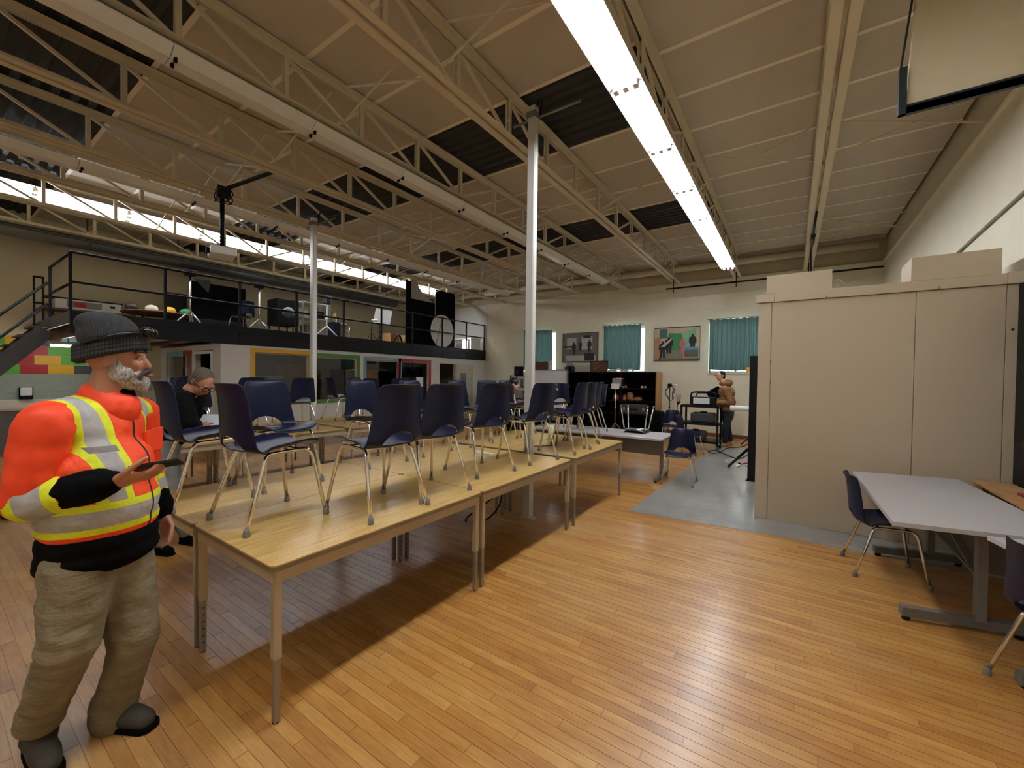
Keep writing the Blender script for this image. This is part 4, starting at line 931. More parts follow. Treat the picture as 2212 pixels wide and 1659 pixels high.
t = thing('sink_counter', 'pale counter with dark tap below the block wall', 'counter', (XL+.0095, .2, 0)); B('cabinet', M('counter_body', (120, 116, 108), .6), t, 0, .55, -.8, 1.6, 0, .78); B('counter_top', MIVORY, t, 0, .6, -.82, 1.62, .78, .82); MB().tube(spline([(.12, .8, .82), (.12, .8, 1.0), (.2, .8, 1.04), (.28, .8, 1.0)], 5), .014, 8).build('tap', MDGREY, t); B('splash_back', MIVORY, t, 0, .012, -.82, 1.62, .821, .98)
# things on the mezzanine
def mx(px, py, X=-12.4): return PX(px, py, X)
t = thing('amplifier', 'long white electronic unit on the mezzanine wall shelf', 'amplifier', (-13.3, 1.75, 2.951)); B('body', MWHITE, t, 0, .3, 0, 1.05, 0, .21, .01); B('front_panel', MGREY, t, .3, .31, .18, .72, .04, .18); B('red_label', MRED, t, .31, .313, .28, .46, .06, .16); B('socket', MBLACK, t, .3, .31, .86, .94, .1, .15); B('lid', MBLACK, t, -.02, .32, -.15, 1.07, .21, .235)
t = thing('wall_shelf', 'narrow brown shelf under the white unit on mezzanine', 'shelf', (-13.55, 1.55, 2.92)); B('board', MBWOOD, t, -.06, .6, 0, 1.5, 0, .03); MB().tube([(.3, .2, 0), (.3, .2, -.31)], .02, 8).build('leg', MCHROME, t); MB().tube([(.3, 1.3, 0), (.3, 1.3, -.31)], .02, 8).build('leg', MCHROME, t)
t = thing('round_table', 'round dark table of clothes on the mezzanine', 'table', (-12.0, 3.2, ZM)); MB().lathe([(.62, .30), (.64, .315), (.62, .33)], 24).build('table_top', MBWOOD, t)
for a in range(4): MB().tube([(.4*math.cos(a*1.57+.6), .4*math.sin(a*1.57+.6), -.02), (.35*math.cos(a*1.57+.6), .35*math.sin(a*1.57+.6), .30)], .02, 8).build('leg', MCHROME, t)
for nme, m, dy, dx, r, lab in (('cream_hat', MIVORY, -.16, .2, (.1, .12, .09), 'cream hat heaped on the mezzanine table'), ('fur_hat', MDARKW, -.47, .1, (.11, .12, .1), 'dark fur hat on the mezzanine table'), ('yellow_hat', MYEL, .155, .22, (.1, .12, .09), 'yellow hat on the mezzanine table'), ('green_hat', M('hat_green', (40, 130, 80), .7), .47, .2, (.1, .13, .09), 'green hat on the mezzanine table')):
    q = thing(nme, lab, 'hat', (-12.0+dx, 3.2+dy, ZM+.331)); MB().ball((0, 0, r[2]*.75), r).build('crown', m, q); MB().lathe([(r[1]*.8, 0), (r[1]*1.25, .008), (r[1]*.8, .02)], 16).build('brim', m, q)
a0, a1 = mx(412, 598), mx(530, 700)
t = thing('black_screen', 'large black monitor wall unit on the mezzanine', 'screen', (-12.4, a0.y, ZM)); hh = 1.28
B('screen_panel', MBLACKM, t, -.06, .02, 0, a1.y-a0.y, .35, hh); B('cabinet', MBLACK, t, -.3, .1, 0, a1.y-a0.y, 0, .35, .01); B('side_panel', MBLACK, t, -.3, -.2, -.45, -.02, .0, .95)
MB().prism([(0, 0), (.35, 0), (.30, -.32)], 0, .01, Matrix.Translation((.06, .05, 1.34)) @ Matrix(((0, 0, 1, 0), (1, 0, 0, 0), (0, 1, 0, 0), (0, 0, 0, 1)))).build('cloth_flap', M('slate_cloth', (58, 62, 74), .8), t)
for px, lab in ((411, 'chrome light stand by the big black screen on mezzanine'), (560, 'chrome light stand with black head on the mezzanine')):
    q = mx(px, 690, -10.9); t = thing('light_stand', lab, 'light stand', (-10.9, q.y, ZM)); tripod(t, 1.1, .3, MCHROME, .018); B('lamp_head', MBLACK, t, -.08, .08, -.1, .1, 1.1, 1.22, .02)
q = mx(545, 690, -11.0); chair(-11.55, q.y+.0, ZM, 0, 'dark blue chair on the mezzanine beside chrome light stand', 'chairs on the mezzanine').rotation_euler = (0, 0, PI*.6)
q = mx(630, 690, -11.2); t = thing('speaker_cabinet', 'black speaker cabinet on splayed legs on the mezzanine', 'speaker', (-11.4, q.y-.15, ZM)); B('cabinet', MBLACK, t, -.3, .3, -.25, .3, .28, .98, .02)
for x in (-.25, .25):
    for y in (-.2, .25): MB().tube([(x, y, .28), (x*1.2, y*1.3, .0)], .02, 6).build('leg', MBLACK, t)
MB().lathe([(.2, -.01), (.08, .01)], 20, (.305, .02, .6), Matrix.Rotation(PI/2, 3, 'Y')).build('cone', MDGREY, t)
q = mx(675, 690, -11.3); t = thing('glass_cabinet', 'glass equipment cabinet on thin legs on the mezzanine', 'cabinet', (-11.4, q.y, ZM))
for z in (.12, .55, .98): B('shelf', MWHITE, t, -.25, .25, -.38, .42, z, z+.02)
for x in (-.25, .25):
    for y in (-.38, .40): B('post', MGREY, t, x-.015, x+.015, y, y+.03, 0, 1.0)
B('glass_front', MGLASS, t, .256, .262, -.35, .40, .12, .98)
for y, z, m in ((-.25, .575, MIVORY), (.0, .575, MWHITE), (.22, .575, MBLACK), (-.15, .145, MGREY)): B('device', m, t, -.1, .16, y-.1, y+.1, z, z+.22, .01)
q = mx(706, 690, -10.8); t = thing('studio_lamp', 'white tripod lamp with dark head on the mezzanine', 'light stand', (-10.8, q.y, ZM)); tripod(t, .95, .36, MWHITE, .02); B('lamp_head', MDGREY, t, -.1, .1, -.08, .08, .95, 1.18, .03)
q = mx(722, 700, -11.0); tag(MB().bbox(-11.15, -10.85, q.y-.12, q.y+.12, ZM-.019, ZM+.5, .02).build('subwoofer', MNAVY), 'small dark blue upright case on the mezzanine', 'case')
q = mx(738, 705, -11.3); t = thing('wooden_chair', 'wooden school chair with yellow back on the mezzanine', 'chair', (-11.3, q.y, ZM-.018), -.4)
B('seat', MTANW, t, -.2, .2, -.2, .2, .43, .45, .008); MB().bbox(-.2, .2, -.215, -.195, .66, .84, .009).build('backrest', M('yellow_back', (226, 206, 120), .5), t)
for x in (-.18, .18): MB().tube([(x, -.19, 0), (x, -.19, .68)], .011, 8).build('leg', MCHROME, t); MB().tube([(x, .18, 0), (x, .18, .43)], .011, 8).build('leg', MCHROME, t)
tag(MB().ball((-11.25, q.y+.02, ZM+.49), (.11, .14, .06)).build('dark_bag', MDARKW), 'dark cloth bag on the yellow-backed chair', 'bag')
q = mx(803, 700, -11.0); t = thing('lamp_on_stand', 'black mini stand with bare white bulb on the mezzanine', 'light stand', (-11.0, q.y, ZM)); tripod(t, .72, .22, MBLACK, .015); MB().tube([(0, 0, .72), (0, .2, .74)], [.03, .05], 10).build('bulb', MWHITE, t)
q = mx(820, 690, -11.9); t = thing('softbox', 'white softbox lamp tilted on the mezzanine', 'softbox', (-11.9, q.y, ZM)); tripod(t, .85, .3, MBLACK, .015)
MB().add([(.1, -.35, .75), (.1, .35, .75), (.25, .35, 1.25), (.25, -.35, 1.25), (-.15, -.08, .95), (-.15, .08, .95), (-.1, .08, 1.08), (-.1, -.08, 1.08)], [(0, 1, 2, 3), (7, 6, 5, 4), (0, 4, 5, 1), (1, 5, 6, 2), (2, 6, 7, 3), (3, 7, 4, 0)]).build('diffuser', MWHITE, t)
q = mx(855, 700, -10.9); t = thing('open_crate', 'brown wooden box with black gear on the mezzanine', 'crate', (-10.9, q.y, ZM-.019)); B('box_back', MBWOOD, t, -.25, -.23, -.35, .35, 0, .38); B('box_side', MTANW, t, -.25, .2, -.37, -.35, 0, .38); B('box_side', MTANW, t, -.25, .2, .35, .37, 0, .38); B('box_bottom', MBWOOD, t, -.25, .2, -.35, .35, 0, .02)
MB().tube(spline([(.0, -.2, .02), (.02, .1, .35), (.0, .28, .1), (.05, .3, .03)], 5), .03, 8).build('gear_arm', MBLACK, t)
# black foldable backdrop and disc reflector
t = thing('black_backdrop', 'tall black backdrop boards standing at the mezzanine railing', 'backdrop', (-10.3, 9.0, ZM))
B('board', MBLACKM, t, -.02, .02, 0, .2, 0, 2.05); B('board', MBLACKM, t, -.02, .02, .2, 1.28, 0, 1.50); MB().bbox(-.03, .03, 1.30, 2.30, .0, 2.0, .025).build('board', MBLACKM, t)
MB().prism([(0, 0), (1.05, 0), (.62, .16), (.36, .42), (.22, .72), (0, .72)], 0, .012, Matrix.Translation((-.006, .2, 1.502)) @ Matrix(((0, 0, 1, 0), (1, 0, 0, 0), (0, 1, 0, 0), (0, 0, 0, 1)))).build('cut_flap', M('grey_paper', (150, 144, 138), .8), t)
B('edge_pole', MCHROME, t, .0, .03, 1.27, 1.295, 0.9, 2.0)
t = thing('disc_reflector', 'round white disc reflector leaning behind the mezzanine railing', 'reflector', (-10.12, 10.49, ZM-.019))
MB().lathe([(.56, -.006), (.575, 0), (.56, .006)], 40, (0, 0, .575), Matrix.Rotation(PI/2, 3, 'Y')).build('disc', MWHITE, t); MB().tube([(.0, .575*math.cos(a*PI/24), .575+.575*math.sin(a*PI/24)) for a in range(48)], .01, 6, True).build('rim', MBLACK, t); MB().bar((.008, -.32, .05), (.008, .02, 1.12), .003, .03).build('crease', MGREY, t)
# white painted corner of far wall on the mezzanine, desk lamp
struct('wall_far_white', MB().box(XL+.01, -9.86, YF-.012, YF-.0005, ZM, 4.35), MWHITEW, 'white painted end of far wall above mezzanine')
t = thing('white_bench', 'white workbench with lit lamp at the mezzanine end', 'bench', (-10.6, 12.2, ZM-.019)); B('top', MWHITE, t, -.8, .6, -.3, .3, .42, .46)
for x in (-.75, .55): B('leg', MWHITE, t, x-.03, x+.03, -.28, .28, 0, .42)
t = thing('table_lamp', 'lit white lantern lamp at the mezzanine end', 'lamp', (-10.15, 11.72, ZM-.018)); MB().lathe([(.06, 0), (.09, .05), (.09, .34), (.05, .38)], 14).build('shade', M('lamp_lit', (255, 250, 240), .5, vary=0, emit=6), t); MB().lathe([(.07, -.0), (.07, .004)], 14).build('base', MWHITE, t)
# ------------------------------------------------------------------ people
def capsule(bm, p0, r0, p1, r1, sub=2):
    tb = bmesh.new()
    for p, r in ((p0, r0), (p1, r1)):
        bmesh.ops.create_icosphere(tb, subdivisions=sub, radius=r, matrix=Matrix.Translation(p))
    ret = bmesh.ops.convex_hull(tb, input=tb.verts[:])
    junk = [g for g in ret['geom_interior'] if isinstance(g, bmesh.types.BMVert)]
    if junk: bmesh.ops.delete(tb, geom=junk, context='VERTS')
    me = bpy.data.meshes.new('t'); tb.to_mesh(me); tb.free(); bm.from_mesh(me); bpy.data.meshes.remove(me)
def blob(name, prims, mat, parent, origin, voxel=.012, smooth=6, disp=None):
    bm = bmesh.new()
    for q in prims:
        if q[0] == 'c': capsule(bm, Vector(q[1])-origin, q[2], Vector(q[3])-origin, q[4])
        else:                                              # ellipsoid: centre, axes matrix (3 vectors scaled)
            mtx = Matrix((q[2], q[3], q[4])).transposed().to_4x4(); mtx.translation = Vector(q[1])-origin
            bmesh.ops.create_icosphere(bm, subdivisions=3, radius=1, matrix=mtx)
    me = bpy.data.meshes.new(name); bm.to_mesh(me); bm.free()
    o = bpy.data.objects.new('tmp', me); SCR.collection.objects.link(o); md = o.modifiers.new('r', 'REMESH'); md.mode = 'VOXEL'; md.voxel_size = voxel
    md = o.modifiers.new('s', 'SMOOTH'); md.factor = .5; md.iterations = smooth
    vl = SCR.view_layers[0]; vl.update(); m2 = bpy.data.meshes.new_from_object(o.evaluated_get(vl.depsgraph)); m2.name = name
    bpy.data.objects.remove(o); bpy.data.meshes.remove(me)
    if disp:
        for v in m2.vertices: v.co += v.normal*disp(v.co+origin)
    m2.materials.clear(); m2.materials.append(mat); m2.polygons.foreach_set('use_smooth', [True]*len(m2.polygons))
    return ob(name, m2, parent)
SCR = bpy.data.scenes.new('scratch')
UP = Vector((0, 0, 1))
def flat(v): v = Vector(v); v.z = 0; return v.normalized()
RG, FW = flat(RGT), flat(FWD)
def wrinkle(amp, fr, seed=0):
    def f(p): return amp*(math.sin(p.z*fr+3*math.sin(p.x*fr*.6+seed)+2*math.sin(p.y*fr*.7))*.6+math.sin(p.z*fr*2.3+p.x*fr+seed)*.4)
    return f
def head_prims(c, fd, up=UP, s=1.0):
    """cranium, jaw, nose, brow, ears around centre c (mid head), looking along fd"""
    rt = fd.cross(up).normalized()
    e = lambda o, a, b, d: ('e', c+(fd*o[0]+rt*o[1]+up*o[2])*s, fd*a*s, rt*b*s, up*d*s)
    return [e((-.012, 0, .03), .094, .076, .09), e((.018, 0, -.05), .07, .06, .062), e((.05, 0, -.085), .03, .03, .026),
            ('c', c+(fd*.085+up*.012)*s, .011*s, c+(fd*.104-up*.028)*s, .015*s), ('c', c+(fd*.08+rt*.035+up*.027)*s, .012*s, c+(fd*.08-rt*.035+up*.027)*s, .012*s),
            e((.082, 0, -.055), .012, .024, .009), e((.07, .034, -.02), .02, .022, .022), e((.07, -.034, -.02), .02, .022, .022),
            e((-.012, .078, -.005), .022, .01, .034), e((-.012, -.078, -.005), .022, .01, .034)]
def face_parts(parent, org, c, fd, up=UP, s=1.0, eye=True, glasses=None, lip=True):
    rt = fd.cross(up).normalized()
    for sd in (-1, 1):
        q = c+(fd*.0795+rt*.032*sd+up*.006)*s-org
        MB().ball(q+up*.0035*s, (.0112*s,)*3).build('eyelid', M('eyelid_skin', (150, 100, 80), .6), parent)
        MB().ball(q, .0102*s).build('eye', M('eye_white', (206, 200, 192), .25, vary=0), parent); MB().ball(q+fd*.0062*s-up*.001*s, .0055*s).build('iris', M('iris_brown', (40, 26, 18), .2, vary=0), parent)
    if lip: MB().ball(c+(fd*.092-up*.056)*s-org, (.008*s, .02*s, .006*s), 2).build('lips', M('lip', (150, 84, 74), .5), parent)
    if glasses:
        g = MB()
        for sd in (-1, 1):
            cc = c+(fd*.102+rt*.034*sd+up*.006)*s-org
            g.tube([cc+(rt*.028*math.cos(a*PI/8)+up*.02*math.sin(a*PI/8))*s for a in range(16)], .003*s, 5, True)
            g.tube([cc+rt*.028*sd*s, c+(fd*.06+rt*.08*sd+up*.012)*s-org, c+(-fd*.02+rt*.084*sd+up*.01)*s-org], .0028*s, 5)
        g.tube([c+(fd*.104+rt*.008+up*.008)*s-org, c+(fd*.104-rt*.008+up*.008)*s-org], .003*s, 5); g.build('glasses', glasses, parent)
def hand_prims(w, d, n, sd, curl=.5, s=1.0):
    """w wrist, d finger direction, n palm normal (palm faces n), sd thumb side +-1"""
    d = Vector(d).normalized(); n = (Vector(n)-d*Vector(n).dot(d)).normalized(); t = d.cross(n).normalized()*sd
    out = [('c', w, .026*s, w+d*.03*s, .028*s)]
    for k, (o, L) in enumerate(((.028, .072), (.009, .082), (-.010, .076), (-.028, .060))):
        base = w+(d*.085+t*o)*s; out.append(('c', w+(d*.02+t*o*.7)*s, .015*s, base, .0115*s))
        a = base; ang = curl*.55
        for j, f in enumerate((.45, .32, .23)):
            dd = d*math.cos(ang)+n*math.sin(ang); b = a+dd*L*f*s; out.append(('c', a, (.0098-.001*j)*s, b, (.0090-.001*j)*s)); a = b; ang += curl*.75
    a = w+(d*.025+t*.028)*s; b = a+(d*.035+t*.028+n*.012)*s; c = b+(d*.034+t*.006+n*.014*(1+curl))*s; e = c+(d*.024+n*.01*(1+curl))*s
    out += [('c', w+d*.01*s, .018*s, a, .016*s), ('c', a, .014*s, b, .012*s), ('c', b, .0115*s, c, .0105*s), ('c', c, .010*s, e, .0085*s)]
    return out
# --- the man in the orange jacket
def hivis_mat(kind, **k):
    t = NT('hi_vis_'+kind); v = t.obj(); n = t.noise(v, 22, 4)
    orange = t.mix(n, lin((226, 56, 10)), lin((252, 84, 24)))
    yel = t.mix(n, lin((206, 214, 20)), lin((236, 240, 40))); sil = t.mix(n, lin((146, 142, 138)), lin((192, 188, 184)))
    if kind == 'torso':
        o, rt, fd, zb = k['o'], k['rt'], k['fd'], k['zb']
        u = t.math('ABSOLUTE', t.math('SUBTRACT', t.dot(v, rt), o.dot(rt))); z = t.sep(v)[2]
        top = t.math('GREATER_THAN', z, zb)
        c = t.mix(t.math('MULTIPLY', t.band(u, .085, .185), top), orange, yel); c = t.mix(t.math('MULTIPLY', t.band(u, .110, .160), top), c, sil)
        c = t.mix(t.math('MULTIPLY', t.band(u, .1, .17), t.band(z, zb+.285, zb+.31)), c, lin((120, 112, 106)))
        c = t.mix(t.band(z, zb-.035, zb+.09), c, yel); c = t.mix(t.band(z, zb-.008, zb+.062), c, sil)
        fr = t.math('GREATER_THAN', t.math('SUBTRACT', t.dot(v, fd), o.dot(fd)), .03)
        us = t.math('SUBTRACT', t.dot(v, rt), o.dot(rt))
        c = t.mix(t.math('MULTIPLY', t.band(us, -.006, .006), fr), c, lin((30, 24, 24)))
    else:
        o, ax, a, b = k['o'], k['ax'], k['a'], k['b']
        s = t.math('SUBTRACT', t.dot(v, ax), o.dot(ax)); w = b-a
        c = t.mix(t.band(s, a, b), orange, yel); c = t.mix(t.band(s, a+w*.24, b-w*.24), c, sil)
    t.col(c); t.rough(.62); t.bump(t.noise(v, 13, 5), .55, .03); return t.m
def orange_man():
    D = 1.74
    org = PZ(200, 1600, 0); org = PD(210, 1600, D); org.z = 0
    man = thing('person', 'person in orange hi-vis jacket and dark beanie holding a phone', 'person', org)
    fd = flat(RG*.95+FW*.12); rt = fd.cross(UP)                 # rt: his right
    hf = flat(RG*.85+FW*.50)
    hc = PD(252, 777, 1.76); neck = PD(233, 860, 1.76); ch = PD(210, 955, 1.76); bl = PD(214, 1070, 1.74); pv = PD(218, 1165, 1.76)
    rs = ch+UP*.10+rt*.20-fd*.015; ls = ch+UP*.10-rt*.20+fd*.01
    re = rs-UP*.285+rt*.015-fd*.045; rw = re+fd*.265+UP*.06-rt*.03
    le = ls-UP*.28-rt*.05-fd*.02; lw = le-UP*.215+fd*.10
    rh = pv-UP*.06+rt*.10; lh = pv-UP*.06-rt*.10
    rk = PD(150, 1395, 1.62); ra = PD(85, 1568, 1.71); lk = PD(290, 1380, 1.83); la = PD(246, 1548, 1.86)
    body = head_prims(hc, hf, UP, 1.0)+[('c', hc-UP*.07-hf*.02, .062, neck-UP*.04, .068), ('c', neck-UP*.06, .09, ch, .12), ('c', ch, .12, bl, .13), ('c', bl, .13, pv, .12),
        ('c', rs, .06, re, .048), ('c', re, .046, rw, .032), ('c', ls, .06, le, .048), ('c', le, .046, lw, .032), ('c', ch+UP*.1, .08, rs, .07), ('c', ch+UP*.1, .08, ls, .07),
        ('c', rh, .08, rk, .06), ('c', rk, .055, ra, .04), ('c', lh, .08, lk, .06), ('c', lk, .055, la, .04), ('c', pv, .13, rh, .09), ('c', pv, .13, lh, .09)]
    pd_ = (fd*.96-rt*.22+UP*.14).normalized()
    body += hand_prims(rw, pd_, UP*.85-rt*.35, 1, .55, 1.1)
    body += hand_prims(lw, -UP+fd*.25, rt*.8-fd*.3, -1, .6, 1.05)
    blob('body', body, MSKIN, man, org, .0075, 3)
    face_parts(man, org, hc, hf, UP, 1.0, lip=False)
    hr = hf.cross(UP)
    e = lambda o, a, b, d: ('e', hc+hf*o[0]+hr*o[1]+UP*o[2], hf*a, hr*b, UP*d)
    mbeard = NT('grey_beard'); n = mbeard.noise(mbeard.scale(mbeard.obj(), (1, 1, .35)), 150, 4); mbeard.col(mbeard.ramp(n, [(.3, lin((112, 104, 98))), (.5, lin((164, 157, 150))), (.7, lin((200, 194, 188)))])); mbeard.rough(.9); mbeard.bump(mbeard.noise(mbeard.obj(), 150, 3), .8, .006)
    blob('beard', [e((.045, 0, -.095), .055, .055, .036), e((.028, .056, -.062), .042, .016, .036), e((.028, -.056, -.062), .042, .016, .036), e((.012, .064, -.03), .022, .011, .036), e((.012, -.064, -.03), .022, .011, .036), e((.078, 0, -.098), .032, .038, .036), e((.078, .03, -.062), .018, .018, .016), e((.078, -.03, -.062), .018, .018, .016), e((.082, 0, -.122), .022, .026, .022)], mbeard.m, man, org, .005, 3)
    mm = M('dark_moustache', (62, 54, 50), .9, vary=.3, nscale=80, bump=.5, bscale=150)
    blob('moustache', [('c', hc+hf*.104-UP*.046, .012, hc+hf*.088+hr*.036-UP*.06, .010), ('c', hc+hf*.104-UP*.046, .012, hc+hf*.088-hr*.036-UP*.06, .010), ('c', hc+hf*.088+hr*.036-UP*.06, .009, hc+hf*.084+hr*.04-UP*.085, .006), ('c', hc+hf*.088-hr*.036-UP*.06, .009, hc+hf*.084-hr*.04-UP*.085, .006)], mm, man, org, .004, 2)
    MB().ball(hc+hf*.106-UP*.066-org, (.006, .016, .005)).build('lips', M('lip', (150, 84, 74), .5), man)
    for sd in (-1, 1): MB().tube([hc+hf*.092+hr*sd*.016+UP*.034-org, hc+hf*.09+hr*sd*.04+UP*.038-org, hc+hf*.07+hr*sd*.06+UP*.03-org], .005, 6).build('eyebrow', mm, man)
    # beanie with ribbed cap and rolled cuff
    kn = NT('charcoal_knit'); v = kn.obj(); xx, yy, zz = kn.sep(v); hb = hc-org
    ang = kn.math('ARCTAN2', kn.math('SUBTRACT', yy, hb.y), kn.math('SUBTRACT', xx, hb.x)); rib = kn.math('MULTIPLY_ADD', kn.math('SINE', kn.math('MULTIPLY', ang, 64.0)), .5, .5)
    nz = kn.noise(v, 90, 3); kn.col(kn.mix(kn.math('MULTIPLY', rib, nz), lin((34, 34, 36)), lin((66, 65, 66)))); kn.rough(.95); kn.bump(kn.math('ADD', rib, nz), .5, .004)
    tl = (UP-hf*.08).normalized()
    bc = hc+UP*.075-hf*.015
    be = lambda o, a, b, d: ('e', bc+hf*o[0]+UP*o[1], hf*a, hr*b, tl*d)
    blob('beanie', [be((-.004, .02), .106, .094, .088), be((-.012, .055), .098, .086, .07), be((-.04, .07), .075, .078, .055)], kn.m, man, org, .006, 3)
    ring = []
    for a in range(28):
        t_ = a*2*PI/28; ring.append(hc-org+hf*(.108*math.cos(t_)-.014)+hr*.095*math.sin(t_)+UP*(.036+.032*math.cos(t_)))
    cf = MB()
    for dz in (0, .016, .032, .048): cf.tube([p+UP*(dz-.008) for p in ring], .016, 8, True)
    cfo = cf.build('beanie_cuff', kn.m, man)
    sg = MB(); mgl = M('black_lens', (8, 8, 10), .08, vary=0)
    for sd in (-1, 1):
        c0 = hc-org+hf*.106+hr*.036*sd+UP*.122
        sg.ball(c0, (.026, .026, .023), 2); sg.tube([c0+hr*sd*.025, hc-org+hf*.03+hr*sd*.114+UP*.10, hc-org-hf*.08+hr*sd*.10+UP*.062], .009, 6)
    sg.tube([hc-org+hf*.122+hr*.02+UP*.124, hc-org+hf*.122-hr*.02+UP*.124], .007, 6); sg.build('sunglasses', mgl, man)
    # jacket
    tor = lambda c, a, b, d: ('e', c, fd*a, rt*b, UP*d)
    zb = PD(222, 1120, 1.7).z
    mj = hivis_mat('torso', o=(ch-org), rt=rt, fd=fd, zb=zb)
    jw = wrinkle(.004, 26)
    blob('jacket', [tor(ch+UP*.05, .145, .19, .17), tor(bl+UP*.1, .18, .20, .20), tor(bl-UP*.02, .195, .205, .17), tor(pv+UP*.09, .19, .205, .10), ('c', ch+UP*.13, .09, rs, .085), ('c', ch+UP*.13, .09, ls, .085), ('c', ch+UP*.1, .11, neck-UP*.05, .08)], mj, man, org, .013, 4, jw)
    blob('jacket_hem', [tor(pv+UP*.02, .188, .205, .115), tor(pv-UP*.04, .19, .21, .085), tor(pv-UP*.07-fd*.05, .15, .18, .07)], MBLACKM, man, org, .011, 5)
    blob('collar', [('c', neck-UP*.045+fd*.03, .088, neck+UP*.005-fd*.02, .082)], M('hi_vis_collar', (238, 66, 16), .6, vary=.1, bump=1.0, bscale=13), man, org, .008, 3)
    blob('inner_collar', [('c', neck-UP*.03+fd*.045-rt*.01, .06, neck+UP*.018+fd*.03-rt*.01, .058), ('c', neck-UP*.02-fd*.01, .074, neck+UP*.014-fd*.015, .07)], MBLACKM, man, org, .008, 3)
    MB().prism([(-.05, 0), (.05, 0), (.05, .1), (-.05, .09)], 0, .01, Matrix.Translation(ch-org+fd*.158-rt*.085-UP*.05) @ Matrix((-rt, UP, fd)).transposed().to_4x4()).build('chest_pocket', MATS['hi_vis_collar'], man)
    for nme, s_, e_, w_, sd in (('right', rs, re, rw, 1), ('left', ls, le, lw, -1)):
        ax = (w_-e_).normalized(); L = (w_-e_).length
        mid = e_+ax*L*(.34 if sd > 0 else .42)
        ms = hivis_mat('sleeve_'+nme, o=(e_-org), ax=ax, a=(-.035 if sd > 0 else L*.22), b=(.125 if sd > 0 else L*.62))
        blob('upper_sleeve', [('c', s_, .09, e_, .082), ('c', s_.lerp(ch+UP*.1, .45), .075, s_, .09)], MATS['hi_vis_collar'], man, org, .010, 5, wrinkle(.0035, 30, sd)); blob('sleeve', [('c', e_, .0845, mid, .076)], ms, man, org, .009, 3, wrinkle(.003, 38, sd))
        blob('cuff', [('c', mid+ax*.005, .072, w_-ax*.05, .064), ('c', w_-ax*.06, .066, w_-ax*.018, .05)], MBLACKM, man, org, .009, 3, wrinkle(.003, 50))
    # trousers and boots
    mp = NT('khaki_cloth'); n = mp.noise(mp.obj(), 12, 5); mp.col(mp.mix(n, lin((104, 92, 68)), lin((146, 132, 102)))); mp.rough(.85); mp.bump(mp.noise(mp.scale(mp.obj(), (1, 1, 2.2)), 9, 5), .6, .035)
    blob('trousers', [('c', pv-UP*.02, .155, rh-UP*.02, .115), ('c', pv-UP*.02, .155, lh-UP*.02, .115), ('c', rh, .12, rk, .095), ('c', rk, .092, ra+UP*.03, .078), ('c', lh, .12, lk, .092), ('c', lk, .09, la+UP*.03, .078), ('c', la+UP*.07, .09, la+UP*.01, .086)], mp.m, man, org, .013, 4, wrinkle(.005, 34, 2))
    mbt = M('brown_boot', (62, 54, 46), .75, vary=.3, nscale=30, bump=.4, bscale=70)
    toeL = PD(325, 1572, 1.84); toeL.z = .045; lf = la.copy(); lf.z = .05
    fl_ = flat(toeL-lf); blob('boot', [('c', lf+UP*.03, .06, lf-fl_*.02, .05), ('c', lf-fl_*.015, .048, lf+fl_*.09, .05), ('c', lf+fl_*.09-UP*.0, .05, lf+fl_*.155-UP*.008, .042)], mbt, man, org, .008, 3)
    rf = ra.copy(); rf.z = .05; fr_ = flat(fd*.6+rt*.5); blob('boot', [('c', rf+UP*.03, .06, rf-fr_*.02, .05), ('c', rf, .048, rf+fr_*.09, .05), ('c', rf+fr_*.09, .05, rf+fr_*.155-UP*.008, .042)], mbt, man, org, .008, 3)
    for f0, dr in ((lf, fl_), (rf, fr_)):
        b0 = f0-dr*.07; sd_ = dr.cross(UP); m = Matrix((dr, -sd_, UP)).transposed().to_4x4(); m.translation = Vector((b0.x, b0.y, 0))-org
        MB().prism(rrect(0, .275, -.047, .047, .04), .0035, .022, m).build('boot_sole', MBLACKM, man)
    # phone resting on the fingers
    n = (UP*.85-rt*.35); n = (n-pd_*n.dot(pd_)).normalized(); tt = pd_.cross(n)
    pc = rw+pd_*.135+n*.036; m = Matrix((pd_, tt, n)).transposed().to_4x4(); m.translation = pc
    ph = thing('phone', 'black smartphone held by the person in orange jacket', 'phone', pc)
    q = MB(); q.prism(rrect(-.08, .08, -.039, .039, .01), -.005, .005, m); me = q.mesh('case', MBLACK)
    o = ob('case', me, ph); o.matrix_parent_inverse = Matrix.Translation(-pc)
    q = MB(); q.prism(rrect(-.075, .075, -.034, .034, .006), .0052, .0056, m); o = ob('screen', q.mesh('screen', M('phone_glass', (14, 14, 18), .05, vary=0)), ph); o.matrix_parent_inverse = Matrix.Translation(-pc)
orange_man()
